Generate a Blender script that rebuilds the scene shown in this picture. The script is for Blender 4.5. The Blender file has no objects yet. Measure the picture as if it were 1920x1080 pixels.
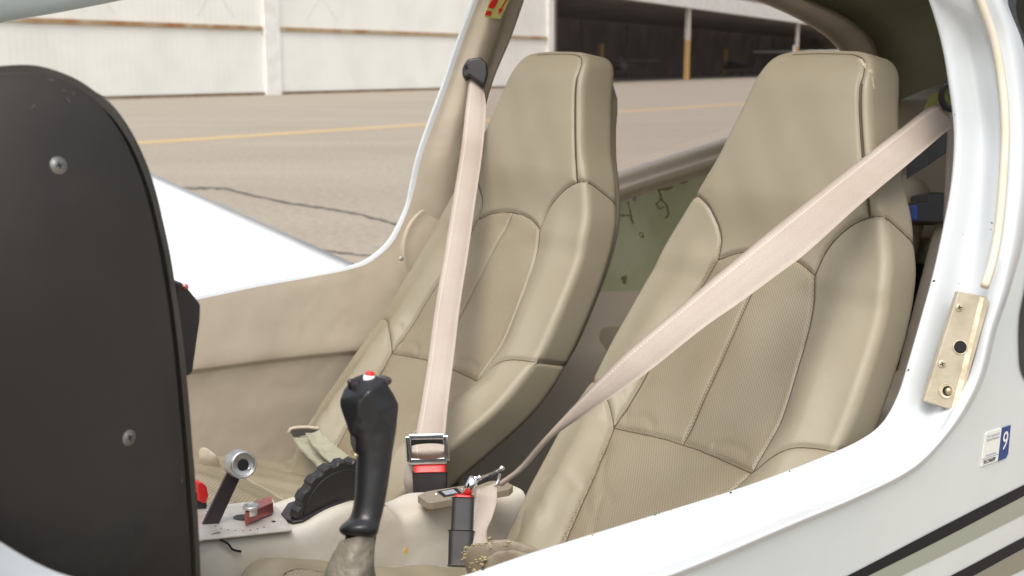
import bpy, math, random
import numpy as np
from mathutils import Vector
random.seed(4); rng = np.random.default_rng(4)
D = bpy.data; SC = bpy.context.scene; COL = SC.collection

# ------------------------------------------------------------------ camera
CAMZ = 1.73
F = 2200.0                                   # focal length in photo pixels
PITCH = math.atan(418/F)
cam = D.cameras.new('camera'); camo = D.objects.new('camera', cam); COL.objects.link(camo)
camo.location = (0, 0, CAMZ); camo.rotation_euler = (math.pi/2-PITCH, 0, 0)
cam.sensor_width = 36; cam.lens = 36*F/1920; cam.clip_start = .02; cam.clip_end = 3000
cam.dof.use_dof = True; cam.dof.focus_distance = 1.85; cam.dof.aperture_fstop = 7.0
SC.camera = camo
# ------------------------------------------------------------------ light
SUN_EL, SUN_AZ = math.radians(60), math.radians(195)      # azimuth from +Y, clockwise
w = D.worlds.new('World'); SC.world = w; w.use_nodes = True
nt = w.node_tree; bg = nt.nodes['Background']
sky = nt.nodes.new('ShaderNodeTexSky'); sky.sky_type = 'NISHITA'; sky.sun_disc = False
sky.sun_elevation = SUN_EL; sky.sun_rotation = SUN_AZ; sky.dust_density = 6; sky.air_density = 1.2; sky.ozone_density = .6
hsv = nt.nodes.new('ShaderNodeHueSaturation'); hsv.inputs['Saturation'].default_value = .45
nt.links.new(sky.outputs[0], hsv.inputs['Color']); nt.links.new(hsv.outputs[0], bg.inputs[0])
bg.inputs[1].default_value = .15
sl = D.lights.new('sun', 'SUN'); sl.energy = 1.2; sl.angle = math.radians(35); sl.color = (1, .975, .94)
slo = D.objects.new('sun', sl); COL.objects.link(slo)
sd = Vector((math.sin(SUN_AZ)*math.cos(SUN_EL), math.cos(SUN_AZ)*math.cos(SUN_EL), math.sin(SUN_EL)))
slo.rotation_euler = sd.to_track_quat('Z', 'Y').to_euler(); slo.location = (0, 0, 30)
SC.view_settings.view_transform = 'Standard'; SC.view_settings.look = 'None'
SC.view_settings.exposure = .55; SC.view_settings.gamma = 1
SC.render.engine = 'CYCLES'; SC.cycles.max_bounces = 10; SC.cycles.diffuse_bounces = 6

# ------------------------------------------------------------------ frames
# aircraft frame: a = aft, s = starboard, z = up; origin at the near headrest
TH = math.radians(50); O = np.array([.52, 2.0])
A = np.array([math.sin(TH), math.cos(TH)]); S = np.array([-math.cos(TH), math.sin(TH)])
CP, SP = math.cos(PITCH), math.sin(PITCH)
def W(p):
    a, s, z = p; x, y = O+a*A+s*S
    return Vector((x, y, z))
def ray(px, py):
    u = (px-960)/F; v = (540-py)/F
    d = np.array([u, CP+v*SP, -SP+v*CP]); o = -O
    return np.array([o@A, o@S, CAMZ]), np.array([d[:2]@A, d[:2]@S, d[2]])
def on_s(px, py, sf):
    """point of the sightline on the fore-aft surface s = sf(z)"""
    o, d = ray(px, py); s = sf if not callable(sf) else sf(1.3)
    for _ in range(14):
        t = (s-o[1])/d[1]; p = o+t*d
        if callable(sf): s = .5*s+.5*sf(p[2])
    return p
def on_z(px, py, z):
    o, d = ray(px, py); t = (z-o[2])/d[2]; return o+t*d
def on_a(px, py, a):
    o, d = ray(px, py); t = (a-o[0])/d[0]; return o+t*d
def at(px, py, dep):
    o, d = ray(px, py); return o+dep*d
def sP(z): return -.36+.10*(min(max(z-1.25, 0), .8)/.6)**2+.04*max(1.1-z, 0)
def sS(z): return 1.0-.08*(min(max(z-1.3, 0), .75)/.6)**2
def gnd(px, py, z=0):
    d = np.array([(px-960)/F, CP+(540-py)/F*SP, -SP+(540-py)/F*CP]); t = (z-CAMZ)/d[2]
    return Vector((d[0]*t, d[1]*t, z))
def spl(P, n, closed=False):
    P = np.array(P, float)
    if closed: P = np.vstack([P[-1], P, P[0], P[1]])
    else: P = np.vstack([2*P[0]-P[1], P, 2*P[-1]-P[-2]])
    m = len(P)-3; out = []
    seg = [np.linalg.norm(P[i+2]-P[i+1])+1e-9 for i in range(m)]
    cum = np.concatenate([[0], np.cumsum(seg)])
    for k in range(n):
        t = cum[-1]*k/(n if closed else n-1); i = min(max(int(np.searchsorted(cum, t, 'right')-1), 0), m-1)
        u = (t-cum[i])/seg[i]; p0, p1, p2, p3 = P[i:i+4]
        # centripetal-ish: scale tangents by segment length
        m1 = (p2-p0)/(np.linalg.norm(p2-p1)+np.linalg.norm(p1-p0)+1e-9)*seg[i]
        m2 = (p3-p1)/(np.linalg.norm(p3-p2)+np.linalg.norm(p2-p1)+1e-9)*seg[i]
        out.append((2*u**3-3*u*u+1)*p1+(u**3-2*u*u+u)*m1+(-2*u**3+3*u*u)*p2+(u**3-u*u)*m2)
    return np.array(out)
def splk(P, n_per):
    """spline with n_per samples in each span, so control rows stay matched"""
    P = np.array(P, float); Q = np.vstack([2*P[0]-P[1], P, 2*P[-1]-P[-2]]); out = []
    for i in range(len(P)-1):
        p0, p1, p2, p3 = Q[i:i+4]; L = np.linalg.norm(p2-p1)+1e-9
        m1 = (p2-p0)/(L+np.linalg.norm(p1-p0)+1e-9)*L; m2 = (p3-p1)/(L+np.linalg.norm(p3-p2)+1e-9)*L
        for k in range(n_per):
            u = k/n_per; out.append((2*u**3-3*u*u+1)*p1+(u**3-2*u*u+u)*m1+(-2*u**3+3*u*u)*p2+(u**3-u*u)*m2)
    out.append(P[-1]); return np.array(out)

# ------------------------------------------------------------------ materials
def mat(name, col, rough=.5, metal=0, noise=None, bump=None, spec=.5, coat=0, col2=None, nscale=3, thr=(.4, .65), nd=6, trans=0):
    """principled material; col2 mixed in by a noise (object coords, metres), bump = [(scale, strength)...]"""
    m = D.materials.new(name); m.use_nodes = True; N = m.node_tree.nodes; L = m.node_tree.links
    b = N['Principled BSDF']; b.inputs['Base Color'].default_value = (*col, 1); b.inputs['Roughness'].default_value = rough
    b.inputs['Metallic'].default_value = metal; b.inputs['Specular IOR Level'].default_value = spec; b.inputs['Coat Weight'].default_value = coat
    tc = N.new('ShaderNodeTexCoord')
    if col2:
        n = N.new('ShaderNodeTexNoise'); n.inputs['Scale'].default_value = nscale; n.inputs['Detail'].default_value = nd
        L.new(tc.outputs['Object'], n.inputs['Vector'])
        r = N.new('ShaderNodeMapRange'); r.inputs[1].default_value = thr[0]; r.inputs[2].default_value = thr[1]
        L.new(n.outputs['Fac'], r.inputs[0]); mx = N.new('ShaderNodeMix'); mx.data_type = 'RGBA'
        mx.inputs[6].default_value = (*col, 1); mx.inputs[7].default_value = (*col2, 1)
        L.new(r.outputs[0], mx.inputs[0]); L.new(mx.outputs[2], b.inputs['Base Color']); m['mix'] = mx.name
    prev = None
    for sc, st in (bump or []):
        n = N.new('ShaderNodeTexNoise'); n.inputs['Scale'].default_value = sc; n.inputs['Detail'].default_value = 3
        L.new(tc.outputs['Object'], n.inputs['Vector']); bp = N.new('ShaderNodeBump'); bp.inputs['Strength'].default_value = st
        bp.inputs['Distance'].default_value = .6/sc
        L.new(n.outputs['Fac'], bp.inputs['Height'])
        if prev: L.new(prev.outputs[0], bp.inputs['Normal'])
        prev = bp
    if prev: L.new(prev.outputs[0], b.inputs['Normal'])
    return m
def leather(name, perforated=False, c1=(.250, .219, .155), c2=(.228, .194, .130)):
    m = mat(name, c1, rough=.42, bump=None, spec=.45, col2=c2, nscale=6, thr=(.42, .72))
    pitch = .0078 if 'cushion' in name else .0050
    N = m.node_tree.nodes; L = m.node_tree.links; b = N['Principled BSDF']; tc = [n for n in N if n.type == 'TEX_COORD'][0]
    v = N.new('ShaderNodeTexVoronoi'); v.inputs['Scale'].default_value = 620; L.new(tc.outputs['Object'], v.inputs['Vector'])
    n2 = N.new('ShaderNodeTexNoise'); n2.inputs['Scale'].default_value = 60; n2.inputs['Detail'].default_value = 5; L.new(tc.outputs['Object'], n2.inputs['Vector'])
    b1 = N.new('ShaderNodeBump'); b1.inputs['Strength'].default_value = .25; b1.inputs['Distance'].default_value = .0006; L.new(v.outputs['Distance'], b1.inputs['Height'])
    b2 = N.new('ShaderNodeBump'); b2.inputs['Strength'].default_value = .13; b2.inputs['Distance'].default_value = .0025; L.new(n2.outputs['Fac'], b2.inputs['Height'])
    L.new(b1.outputs[0], b2.inputs['Normal']); L.new(b2.outputs[0], b.inputs['Normal'])
    n3 = N.new('ShaderNodeTexNoise'); n3.inputs['Scale'].default_value = 14; n3.inputs['Detail'].default_value = 4; L.new(tc.outputs['Object'], n3.inputs['Vector'])
    r = N.new('ShaderNodeMapRange'); r.inputs[3].default_value = .38; r.inputs[4].default_value = .60; L.new(n3.outputs['Fac'], r.inputs[0]); L.new(r.outputs[0], b.inputs['Roughness'])
    if perforated:
        # staggered punched holes, laid out on the panel's own UV in metres
        uv = N.new('ShaderNodeUVMap'); uv.uv_map = 'UVMap'
        def grid(off):
            mp = N.new('ShaderNodeMapping'); mp.inputs['Scale'].default_value = (1/pitch, 1/pitch, 0); mp.inputs['Location'].default_value = (off, off, 0)
            L.new(uv.outputs[0], mp.inputs['Vector'])
            f = N.new('ShaderNodeVectorMath'); f.operation = 'FRACTION'; L.new(mp.outputs[0], f.inputs[0])
            s = N.new('ShaderNodeVectorMath'); s.operation = 'DISTANCE'; s.inputs[1].default_value = (.5, .5, 0)
            mp2 = N.new('ShaderNodeVectorMath'); mp2.operation = 'MULTIPLY'; mp2.inputs[1].default_value = (1, 1, 0); L.new(f.outputs[0], mp2.inputs[0]); L.new(mp2.outputs[0], s.inputs[0])
            return s
        g1, g2 = grid(0), grid(.5)
        mn = N.new('ShaderNodeMath'); mn.operation = 'MINIMUM'; L.new(g1.outputs['Value'], mn.inputs[0]); L.new(g2.outputs['Value'], mn.inputs[1])
        mr = N.new('ShaderNodeMapRange'); mr.inputs[1].default_value = .12; mr.inputs[2].default_value = .24; L.new(mn.outputs[0], mr.inputs[0])
        mx = N.new('ShaderNodeMix'); mx.data_type = 'RGBA'; mx.inputs[6].default_value = (.13, .10, .06, 1)
        L.new(N[m['mix']].outputs[2], mx.inputs[7]); L.new(mr.outputs[0], mx.inputs[0]); L.new(mx.outputs[2], b.inputs['Base Color'])
    return m
M = {}
M['leather'] = leather('leather'); M['leatherP'] = leather('perforated leather', True, (.238, .205, .140), (.205, .168, .106))
M['rubbed'] = mat('rubbed pale leather', (.50, .44, .31), .8, col2=(.33, .27, .17), nscale=300, thr=(.4, .55))
M['leatherC'] = leather('perforated cushion leather', True, (.30, .265, .19), (.24, .20, .13))
M['seam'] = mat('stitching', (.085, .062, .038), .8)
M['paint'] = mat('white paint', (.56, .585, .60), .22, coat=.5, bump=[(3, .05)], col2=(.52, .555, .57), nscale=2)
M['wingp'] = mat('white wing paint', (.82, .83, .83), .3, coat=.3)
M['skin'] = mat('white skin paint', (.615, .65, .645), .25, coat=.4, bump=[(2.2, .06)], col2=(.545, .59, .585), nscale=1.6)
M['cream'] = mat('cream rubber', (.62, .58, .49), .5, col2=(.60, .53, .40), nscale=18)
M['trim'] = mat('beige trim', (.405, .35, .27), .62, col2=(.35, .295, .22), nscale=2.5, bump=[(900, .25), (6, .12)])
M['trimdark'] = mat('taupe trim', (.44, .38, .285), .7, bump=[(500, .2)], col2=(.38, .32, .23), nscale=5)
M['head'] = mat('headliner', (.30, .30, .205), .95, bump=[(400, .3)], col2=(.25, .255, .165), nscale=5)
M['green'] = mat('bare green laminate', (.68, .71, .49), .5, bump=[(60, .15)], col2=(.53, .58, .36), nscale=5)
M['stain'] = mat('glue stain', (.27, .24, .12), .5, col2=(.36, .28, .13), nscale=60)
M['carpet'] = mat('dark carpet', (.05, .045, .04), .95, bump=[(300, .5)])
M['black'] = mat('black plastic', (.018, .017, .017), .42, bump=[(700, .12)], col2=(.028, .026, .025), nscale=20)
M['grip'] = mat('black grip', (.014, .014, .015), .33, bump=[(1200, .15), (60, .08)])
M['cover'] = mat('black vinyl', (.022, .020, .019), .34, bump=[(900, .22), (9, .06)], col2=(.040, .032, .023), nscale=2.2, thr=(.42, .66))
M['rim'] = mat('lit black rim', (.045, .041, .036), .45, bump=[(500, .2)], col2=(.06, .054, .046), nscale=14)  # cover vinyl made lighter; light reflected at the rim is put into its colour
M['scuff'] = mat('scuff', (.20, .18, .16), .6)
M['chrome'] = mat('chrome', (.82, .82, .84), .12, metal=1)
M['steel'] = mat('steel', (.60, .60, .59), .42, metal=.9, col2=(.5, .49, .47), nscale=90)
M['screw'] = mat('dull screw steel', (.30, .29, .27), .4, metal=.9)
M['alu'] = mat('brushed aluminium', (.66, .63, .58), .42, metal=.45, col2=(.58, .54, .48), nscale=40, bump=[(300, .1)])
M['striker'] = mat('cream painted metal', (.45, .40, .30), .42, metal=.3, col2=(.38, .33, .235), nscale=30, bump=[(120, .15)])
M['edge'] = mat('worn cream edge', (.70, .64, .49), .4, col2=(.45, .38, .25), nscale=60)
M['brass'] = mat('dull brass', (.45, .36, .22), .35, metal=.8)
M['red'] = mat('red plastic', (.62, .02, .018), .35)
M['redano'] = mat('red anodised metal', (.55, .19, .18), .3, metal=.75, col2=(.45, .12, .12), nscale=40)
M['brownano'] = mat('dark anodised metal', (.05, .04, .045), .35, metal=.5, bump=[(300, .1)])
M['cream_con'] = mat('cream moulding', (.53, .50, .44), .5, bump=[(1000, .2), (12, .1)], col2=(.44, .395, .315), nscale=7)
M['yellow'] = mat('yellow glue', (.62, .42, .12), .6)
M['foam'] = mat('yellow crumbled foam', (.42, .38, .20), .9, bump=[(150, 1), (50, .8)], col2=(.26, .22, .13), nscale=70)
M['worn'] = mat('worn leather', (.175, .155, .118), .5, bump=[(30, .6)], col2=(.12, .10, .075), nscale=26, thr=(.52, .64), nd=10)
M['hole'] = mat('dark void', (.006, .006, .006), .8)
M['white'] = mat('white ink', (.75, .75, .72), .6)
M['blue'] = mat('navy ink', (.012, .045, .19), .4)
M['sage'] = mat('sage metallic paint', (.30, .325, .26), .35, coat=.2, col2=(.31, .33, .27), nscale=8)
M['taupe'] = mat('taupe metallic paint', (.22, .21, .165), .35, coat=.2, col2=(.23, .22, .17), nscale=8)
M['stripe'] = mat('black stripe paint', (.010, .010, .014), .45, coat=0, spec=.15)
M['lime'] = mat('lime cloth', (.30, .31, .09), .8)
def belt_mat():
    m = mat('seat belt webbing', (.385, .33, .285), .65, col2=(.325, .268, .222), nscale=6)
    N = m.node_tree.nodes; L = m.node_tree.links; b = N['Principled BSDF']
    uv = N.new('ShaderNodeUVMap'); uv.uv_map = 'UVMap'; sep = N.new('ShaderNodeSeparateXYZ'); L.new(uv.outputs[0], sep.inputs[0])
    # long ribs across the width plus a fine weave
    a = N.new('ShaderNodeMath'); a.operation = 'MULTIPLY'; a.inputs[1].default_value = 90; L.new(sep.outputs[0], a.inputs[0])
    si = N.new('ShaderNodeMath'); si.operation = 'SINE'; L.new(a.outputs[0], si.inputs[0])
    wv = N.new('ShaderNodeMath'); wv.operation = 'MULTIPLY'; wv.inputs[1].default_value = 2600; L.new(sep.outputs[1], wv.inputs[0])
    s2 = N.new('ShaderNodeMath'); s2.operation = 'SINE'; L.new(wv.outputs[0], s2.inputs[0])
    ad = N.new('ShaderNodeMath'); ad.operation = 'MULTIPLY_ADD'; ad.inputs[1].default_value = .5; L.new(s2.outputs[0], ad.inputs[0]); L.new(si.outputs[0], ad.inputs[2])
    bp = N.new('ShaderNodeBump'); bp.inputs['Strength'].default_value = .07; bp.inputs['Distance'].default_value = .0005
    L.new(ad.outputs[0], bp.inputs['Height']); L.new(bp.outputs[0], b.inputs['Normal'])
    # darker woven bands along the length
    a3 = N.new('ShaderNodeMath'); a3.operation = 'MULTIPLY'; a3.inputs[1].default_value = 25.1; L.new(sep.outputs[0], a3.inputs[0])
    s3 = N.new('ShaderNodeMath'); s3.operation = 'COSINE'; L.new(a3.outputs[0], s3.inputs[0])
    r = N.new('ShaderNodeMapRange'); r.inputs[1].default_value = .2; r.inputs[2].default_value = .7; r.inputs[3].default_value = 0; r.inputs[4].default_value = .16; L.new(s3.outputs[0], r.inputs[0])
    mx = N.new('ShaderNodeMix'); mx.data_type = 'RGBA'; mx.inputs[7].default_value = (.36, .27, .21, 1); L.new(N[m['mix']].outputs[2], mx.inputs[6])
    L.new(r.outputs[0], mx.inputs[0])
    # a dashed row of pale stitches near one edge, and a fine woven grain
    def mth(op, i0, v1=None, i1=None):
        q = N.new('ShaderNodeMath'); q.operation = op; L.new(i0, q.inputs[0])
        if i1 is not None: L.new(i1, q.inputs[1])
        elif v1 is not None: q.inputs[1].default_value = v1
        return q.outputs[0]
    du = mth('LESS_THAN', mth('ABSOLUTE', mth('SUBTRACT', sep.outputs[0], .17)), .014); dv = mth('LESS_THAN', mth('FRACT', mth('MULTIPLY', sep.outputs[1], 180)), .6)
    mx2 = N.new('ShaderNodeMix'); mx2.data_type = 'RGBA'; mx2.inputs[7].default_value = (.56, .49, .43, 1); L.new(mx.outputs[2], mx2.inputs[6]); L.new(mth('MULTIPLY', mth('MULTIPLY', du, None, dv), .8), mx2.inputs[0])
    nz = N.new('ShaderNodeTexNoise'); nz.inputs['Scale'].default_value = 420; mp_ = N.new('ShaderNodeMapping'); mp_.inputs['Scale'].default_value = (.05, 1, 1); L.new(uv.outputs[0], mp_.inputs[0]); L.new(mp_.outputs[0], nz.inputs['Vector'])
    gr_ = N.new('ShaderNodeMapRange'); gr_.inputs[1].default_value = .3; gr_.inputs[2].default_value = .7; gr_.inputs[3].default_value = .93; gr_.inputs[4].default_value = 1.06; L.new(nz.outputs['Fac'], gr_.inputs[0])
    vs = N.new('ShaderNodeVectorMath'); vs.operation = 'SCALE'; L.new(mx2.outputs[2], vs.inputs[0]); L.new(gr_.outputs[0], vs.inputs['Scale']); L.new(vs.outputs[0], b.inputs['Base Color'])
    return m
M['belt'] = belt_mat()

# ------------------------------------------------------------------ objects
def tag(o, label=None, cat=None, group=None, kind=None):
    for k, v in (('label', label), ('category', cat), ('group', group), ('kind', kind)):
        if v: o[k] = v
    return o
def thing(name, label, cat, loc, group=None):
    o = D.objects.new(name, None); COL.objects.link(o); o.location = loc; o.empty_display_size = .1
    return tag(o, label, cat, group)
def root_loc(o):
    while o.parent: o = o.parent
    return Vector(o.location)
def obj(name, verts, faces, m, parent=None, uv=None, smooth=True, loc=None, mats=None):
    """one mesh object; verts are world positions, stored relative to the thing's base"""
    base = root_loc(parent) if parent else Vector(loc if loc is not None else (0, 0, 0))
    me = D.meshes.new(name); me.from_pydata([tuple(Vector(v)-base) for v in verts], [], [tuple(f) for f in faces])
    if uv is not None:
        l = me.uv_layers.new(name='UVMap'); idx = np.empty(len(me.loops), int); me.loops.foreach_get('vertex_index', idx)
        l.data.foreach_set('uv', np.array(uv, float)[idx].ravel())
    for x in (mats or [m]): me.materials.append(x)
    if smooth: me.polygons.foreach_set('use_smooth', [True]*len(me.polygons))
    me.update(); o = D.objects.new(name, me); COL.objects.link(o)
    if parent: o.parent = parent
    else: o.location = base
    return o
class MB:
    """collects simple solids (world coordinates) into one mesh"""
    def __init__(s): s.v = []; s.f = []
    def add(s, v, f):
        n = len(s.v); s.v += [Vector(x) for x in v]; s.f += [tuple(i+n for i in q) for q in f]; return s
    def build(s, name, m, parent=None, smooth=False, loc=None, bevel=0, seg=2):
        o = obj(name, s.v, s.f, m, parent, smooth=smooth, loc=loc)
        if bevel:
            b = o.modifiers.new('bevel', 'BEVEL'); b.width = bevel; b.segments = seg; b.limit_method = 'ANGLE'; b.angle_limit = math.radians(30)
            o.data.polygons.foreach_set('use_smooth', [True]*len(o.data.polygons))
            wn = o.modifiers.new('wn', 'WEIGHTED_NORMAL'); wn.keep_sharp = True
        return o
    def prism(s, pts, ext):
        """pts: world polygon, ext: world vector"""
        n = len(pts); pts = [Vector(p) for p in pts]; ext = Vector(ext)
        return s.add(pts+[p+ext for p in pts], [tuple(range(n-1, -1, -1)), tuple(range(n, 2*n))]+[(i, (i+1) % n, n+(i+1) % n, n+i) for i in range(n)])
    def box(s, c, hx, hy, hz):
        """c centre; hx, hy, hz world half-vectors"""
        c, hx, hy, hz = map(Vector, (c, hx, hy, hz)); v = []
        for i in (-1, 1):
            for j in (-1, 1):
                for k in (-1, 1): v.append(c+i*hx+j*hy+k*hz)
        return s.add(v, [(0, 1, 3, 2), (4, 6, 7, 5), (0, 4, 5, 1), (2, 3, 7, 6), (0, 2, 6, 4), (1, 5, 7, 3)])
    def tube(s, P, R, n=16, cap=True):
        P = [Vector(p) for p in P]
        if not hasattr(R, '__len__'): R = [R]*len(P)
        base = len(s.v); up = Vector((.13, .21, .97))
        for i, p in enumerate(P):
            t = (P[min(i+1, len(P)-1)]-P[max(i-1, 0)]).normalized(); x = t.cross(up).normalized(); y = t.cross(x)
            for k in range(n):
                an = 2*math.pi*k/n; s.v.append(p+R[i]*(math.cos(an)*x+math.sin(an)*y))
        for i in range(len(P)-1):
            for k in range(n): s.f.append((base+i*n+k, base+i*n+(k+1) % n, base+(i+1)*n+(k+1) % n, base+(i+1)*n+k))
        if cap: s.f.append(tuple(base+k for k in range(n-1, -1, -1))); s.f.append(tuple(base+(len(P)-1)*n+k for k in range(n)))
        return s
    def lathe(s, c, ax, prof, n=32):
        """prof: (radius, height along ax) pairs"""
        c, ax = Vector(c), Vector(ax).normalized(); x = ax.orthogonal().normalized(); y = ax.cross(x); base = len(s.v)
        for r, h in prof:
            for k in range(n):
                an = 2*math.pi*k/n; s.v.append(c+ax*h+max(r, 1e-5)*(math.cos(an)*x+math.sin(an)*y))
        for i in range(len(prof)-1):
            for k in range(n): s.f.append((base+i*n+k, base+i*n+(k+1) % n, base+(i+1)*n+(k+1) % n, base+(i+1)*n+k))
        return s
def grid_faces(n, m, flip=False):
    f = [(i*m+j, i*m+j+1, (i+1)*m+j+1, (i+1)*m+j) for i in range(n-1) for j in range(m-1)]
    return [q[::-1] for q in f] if flip else f
def loft(name, rows, m, parent, per_u=6, per_v=4, thick=0, thdir=None):
    """rows: list of rows of (a,s,z) control points (all rows equally long) -> smooth sheet"""
    R = np.array([splk(r, per_u) for r in rows]); cols = [splk(R[:, j], per_v) for j in range(R.shape[1])]
    G = np.array(cols).transpose(1, 0, 2); n, k = G.shape[:2]
    V = [W(p) for p in G.reshape(-1, 3)]; o = obj(name, V, grid_faces(n, k), m, parent)
    if thick:
        so = o.modifiers.new('thick', 'SOLIDIFY'); so.thickness = thick; so.offset = 0
    return o
AV = Vector((A[0], A[1], 0)); SV = Vector((S[0], S[1], 0)); ZV = Vector((0, 0, 1))
CAMV = Vector((0, 0, CAMZ))
VR = Vector((1, 0, 0)); VU = Vector((0, SP, CP)); VF = Vector((0, CP, -SP))

def seg_dist(P, polys):
    """distance of points (n,2) to a set of polylines"""
    d = np.full(len(P), 9.)
    for pl in polys:
        pl = np.array(pl, float)
        for a, b in zip(pl[:-1], pl[1:]):
            ab = b-a; t = np.clip(((P-a)@ab)/(ab@ab+1e-12), 0, 1); d = np.minimum(d, np.linalg.norm(P-a-t[:, None]*ab, axis=1))
    return d
def pillow(outline, centre, front, nrm, back, relief, seams, folds, rc, depth, rings=110, nang=520, puff=.0035, groove=.0042):
    """upholstered solid: outline in a panel plane (u,v); front(u,v)->(a,s,z) numpy; returns verts, faces, unrolled uv"""
    ol = spl(outline, nang, closed=True); c = np.array(centre)
    tan = np.roll(ol, -1, 0)-np.roll(ol, 1, 0); tan /= np.linalg.norm(tan, axis=1)[:, None]
    out = np.stack([tan[:, 1], -tan[:, 0]], 1)
    if ((ol-c)*out).sum() < 0: out = -out
    P2 = []; un = []; bk = []; ex = []
    for i in range(rings+1):
        r = (i/rings); P2.append(c+(ol-c)*r); un.append(c+(ol-c)*r); bk.append(np.zeros(nang)); ex.append(np.zeros(nang))
    for k in range(1, 9):
        t = math.pi/2*k/8; P2.append(ol); ex.append(np.full(nang, rc*math.sin(t))); bk.append(np.full(nang, rc*(1-math.cos(t)))); un.append(ol+out*rc*t)
    for k in range(1, 13):
        q = k/12; P2.append(ol); ex.append(np.full(nang, rc)); bk.append(rc+depth*q*np.ones(nang)); un.append(ol+out*(rc*math.pi/2+depth*q))
    L = rc*math.pi/2+depth
    for k in range(1, 6):
        t = math.pi/2*k/5; P2.append(ol); ex.append(np.full(nang, rc-.02*(1-math.cos(t)))); bk.append(np.full(nang, rc+depth+.02*math.sin(t))); un.append(ol+out*(L+.02*t))
    for k in range(1, 4):
        r = 1-k/3; P2.append(c+(ol-c)*max(r, .01)); ex.append(np.full(nang, (rc-.02)*r)); bk.append(np.full(nang, rc+depth+.02+.01*(1-r))); un.append(ol+out*(L+.04))
    P2 = np.array(P2); un = np.array(un); bk = np.array(bk); ex = np.array(ex); nr = len(P2)
    U = un.reshape(-1, 2); p2 = P2.reshape(-1, 2); EX = ex.reshape(-1, 1)*np.tile(out, (nr, 1))
    # relief height: evaluated at clamped panel position, fades on the sides
    h = relief(p2[:, 0], p2[:, 1])
    d = seg_dist(U, seams); h = h-groove*np.exp(-(d/.0032)**2)-puff*np.exp(-d/.016)
    if folds:
        d2 = seg_dist(U, folds); h = h-.0022*np.exp(-(d2/.006)**2)
    pos = front(p2[:, 0]+EX[:, 0], p2[:, 1]+EX[:, 1]); n = nrm(p2[:, 0], p2[:, 1]); b = back(p2[:, 0], p2[:, 1])
    fade = np.clip(1-(bk.reshape(-1)-rc)/.06, 0, 1); side = (bk.reshape(-1) > rc*.5)
    pos = pos+n*(h*fade)[:, None]+b*bk.reshape(-1, 1)
    # on the sides the grooves cut inwards
    gi = np.where(side, groove*np.exp(-(d/.0032)**2)+puff*.6*np.exp(-d/.016), 0)
    pos[:, 1] -= gi*np.tile(out[:, 0], nr)
    V = [W(p) for p in pos]; F_ = []
    for i in range(nr-1):
        for k in range(nang):
            k2 = (k+1) % nang
            if i == 0: F_.append((i*nang, (i+1)*nang+k, (i+1)*nang+k2))
            else: F_.append((i*nang+k, (i+1)*nang+k, (i+1)*nang+k2, i*nang+k2))
    return V, F_, U
def split(V, F_, U, region, mats, parent, names):
    """split one upholstered surface into its panels, each a mesh of its own"""
    C = np.array([U[list(f)].mean(0) for f in F_]); reg = region(C[:, 0], C[:, 1]); out = []
    for k, (nm, m) in enumerate(zip(names, mats)):
        ids = np.where(reg == k)[0]
        if not len(ids): continue
        fs = [F_[i] for i in ids]; used = sorted({v for f in fs for v in f}); mp = {v: i for i, v in enumerate(used)}
        out.append(obj(nm, [V[v] for v in used], [tuple(mp[v] for v in f) for f in fs], m, parent, uv=U[used]))
    return out
def ribbon(name, L, R, m, parent, n=80, th=.0016, width_m=.05, sag=0):
    """strap between two edge polylines given in (a,s,z); both resampled to n stations"""
    k = max(2, n//(len(L)-1)); L = splk(L, k); R = splk(R, k); n = len(L); w_ = 9; V = []; uv = []; dist = 0
    for side in (0, 1):
        dist = 0
        for i in range(n):
            l, r = W(L[i]), W(R[i]); ctr = (l+r)/2
            if i: dist += (ctr-pc).length
            pc = ctr
            t = (W(L[min(i+1, n-1)])-W(L[max(i-1, 0)])); nn = t.cross(r-l)
            nn = nn.normalized() if nn.length > 1e-9 else ZV
            for j in range(w_):
                q = j/(w_-1); e = 1-(2*q-1)**6
                V.append(l.lerp(r, q)+nn*(th/2*(1 if side == 0 else -1)*max(e, .15)+sag*(1-(2*q-1)**2))); uv.append((q, dist))
    f = grid_faces(n, w_)+[tuple(x+n*w_ for x in q[::-1]) for q in grid_faces(n, w_)]
    for i in range(n-1):
        for j in (0, w_-1):
            a_ = i*w_+j; b_ = a_+w_; q = (a_, b_, b_+n*w_, a_+n*w_); f.append(q if j else q[::-1])
    return obj(name, V, f, m, parent, uv=uv)
def text(name, s, o, ux, uy, size, m, parent, thick=.0003):
    """flat lettering as mesh: origin o, unit axes ux, uy"""
    c = D.curves.new(name, 'FONT'); c.body = s; c.size = size; c.extrude = 0; tmp = D.objects.new(name, c); COL.objects.link(tmp)
    dg = bpy.context.evaluated_depsgraph_get(); me = tmp.evaluated_get(dg).to_mesh()
    o = Vector(o); V = [o+Vector(ux)*v.co.x+Vector(uy)*v.co.y for v in me.vertices]; f = [tuple(p.vertices) for p in me.polygons]
    r = obj(name, V, f, m, parent, smooth=False); D.objects.remove(tmp); D.curves.remove(c); return r
from mathutils.bvhtree import BVHTree
_bvh = {}
def cast(o, px, py, lift=0, lim=9):
    """where the sightline of a photo pixel meets an object's surface (lifted off it), with the normal there"""
    if o.name not in _bvh:
        b = root_loc(o); _bvh[o.name] = BVHTree.FromPolygons([v.co+b for v in o.data.vertices], [tuple(p.vertices) for p in o.data.polygons])
    d = (VR*(px-960)/F+VU*(540-py)/F+VF).normalized(); h, n, _, _ = _bvh[o.name].ray_cast(CAMV, d)
    if h is None: return None, None
    if n.dot(d) > 0: n = -n
    return h+n*lift, n
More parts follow.
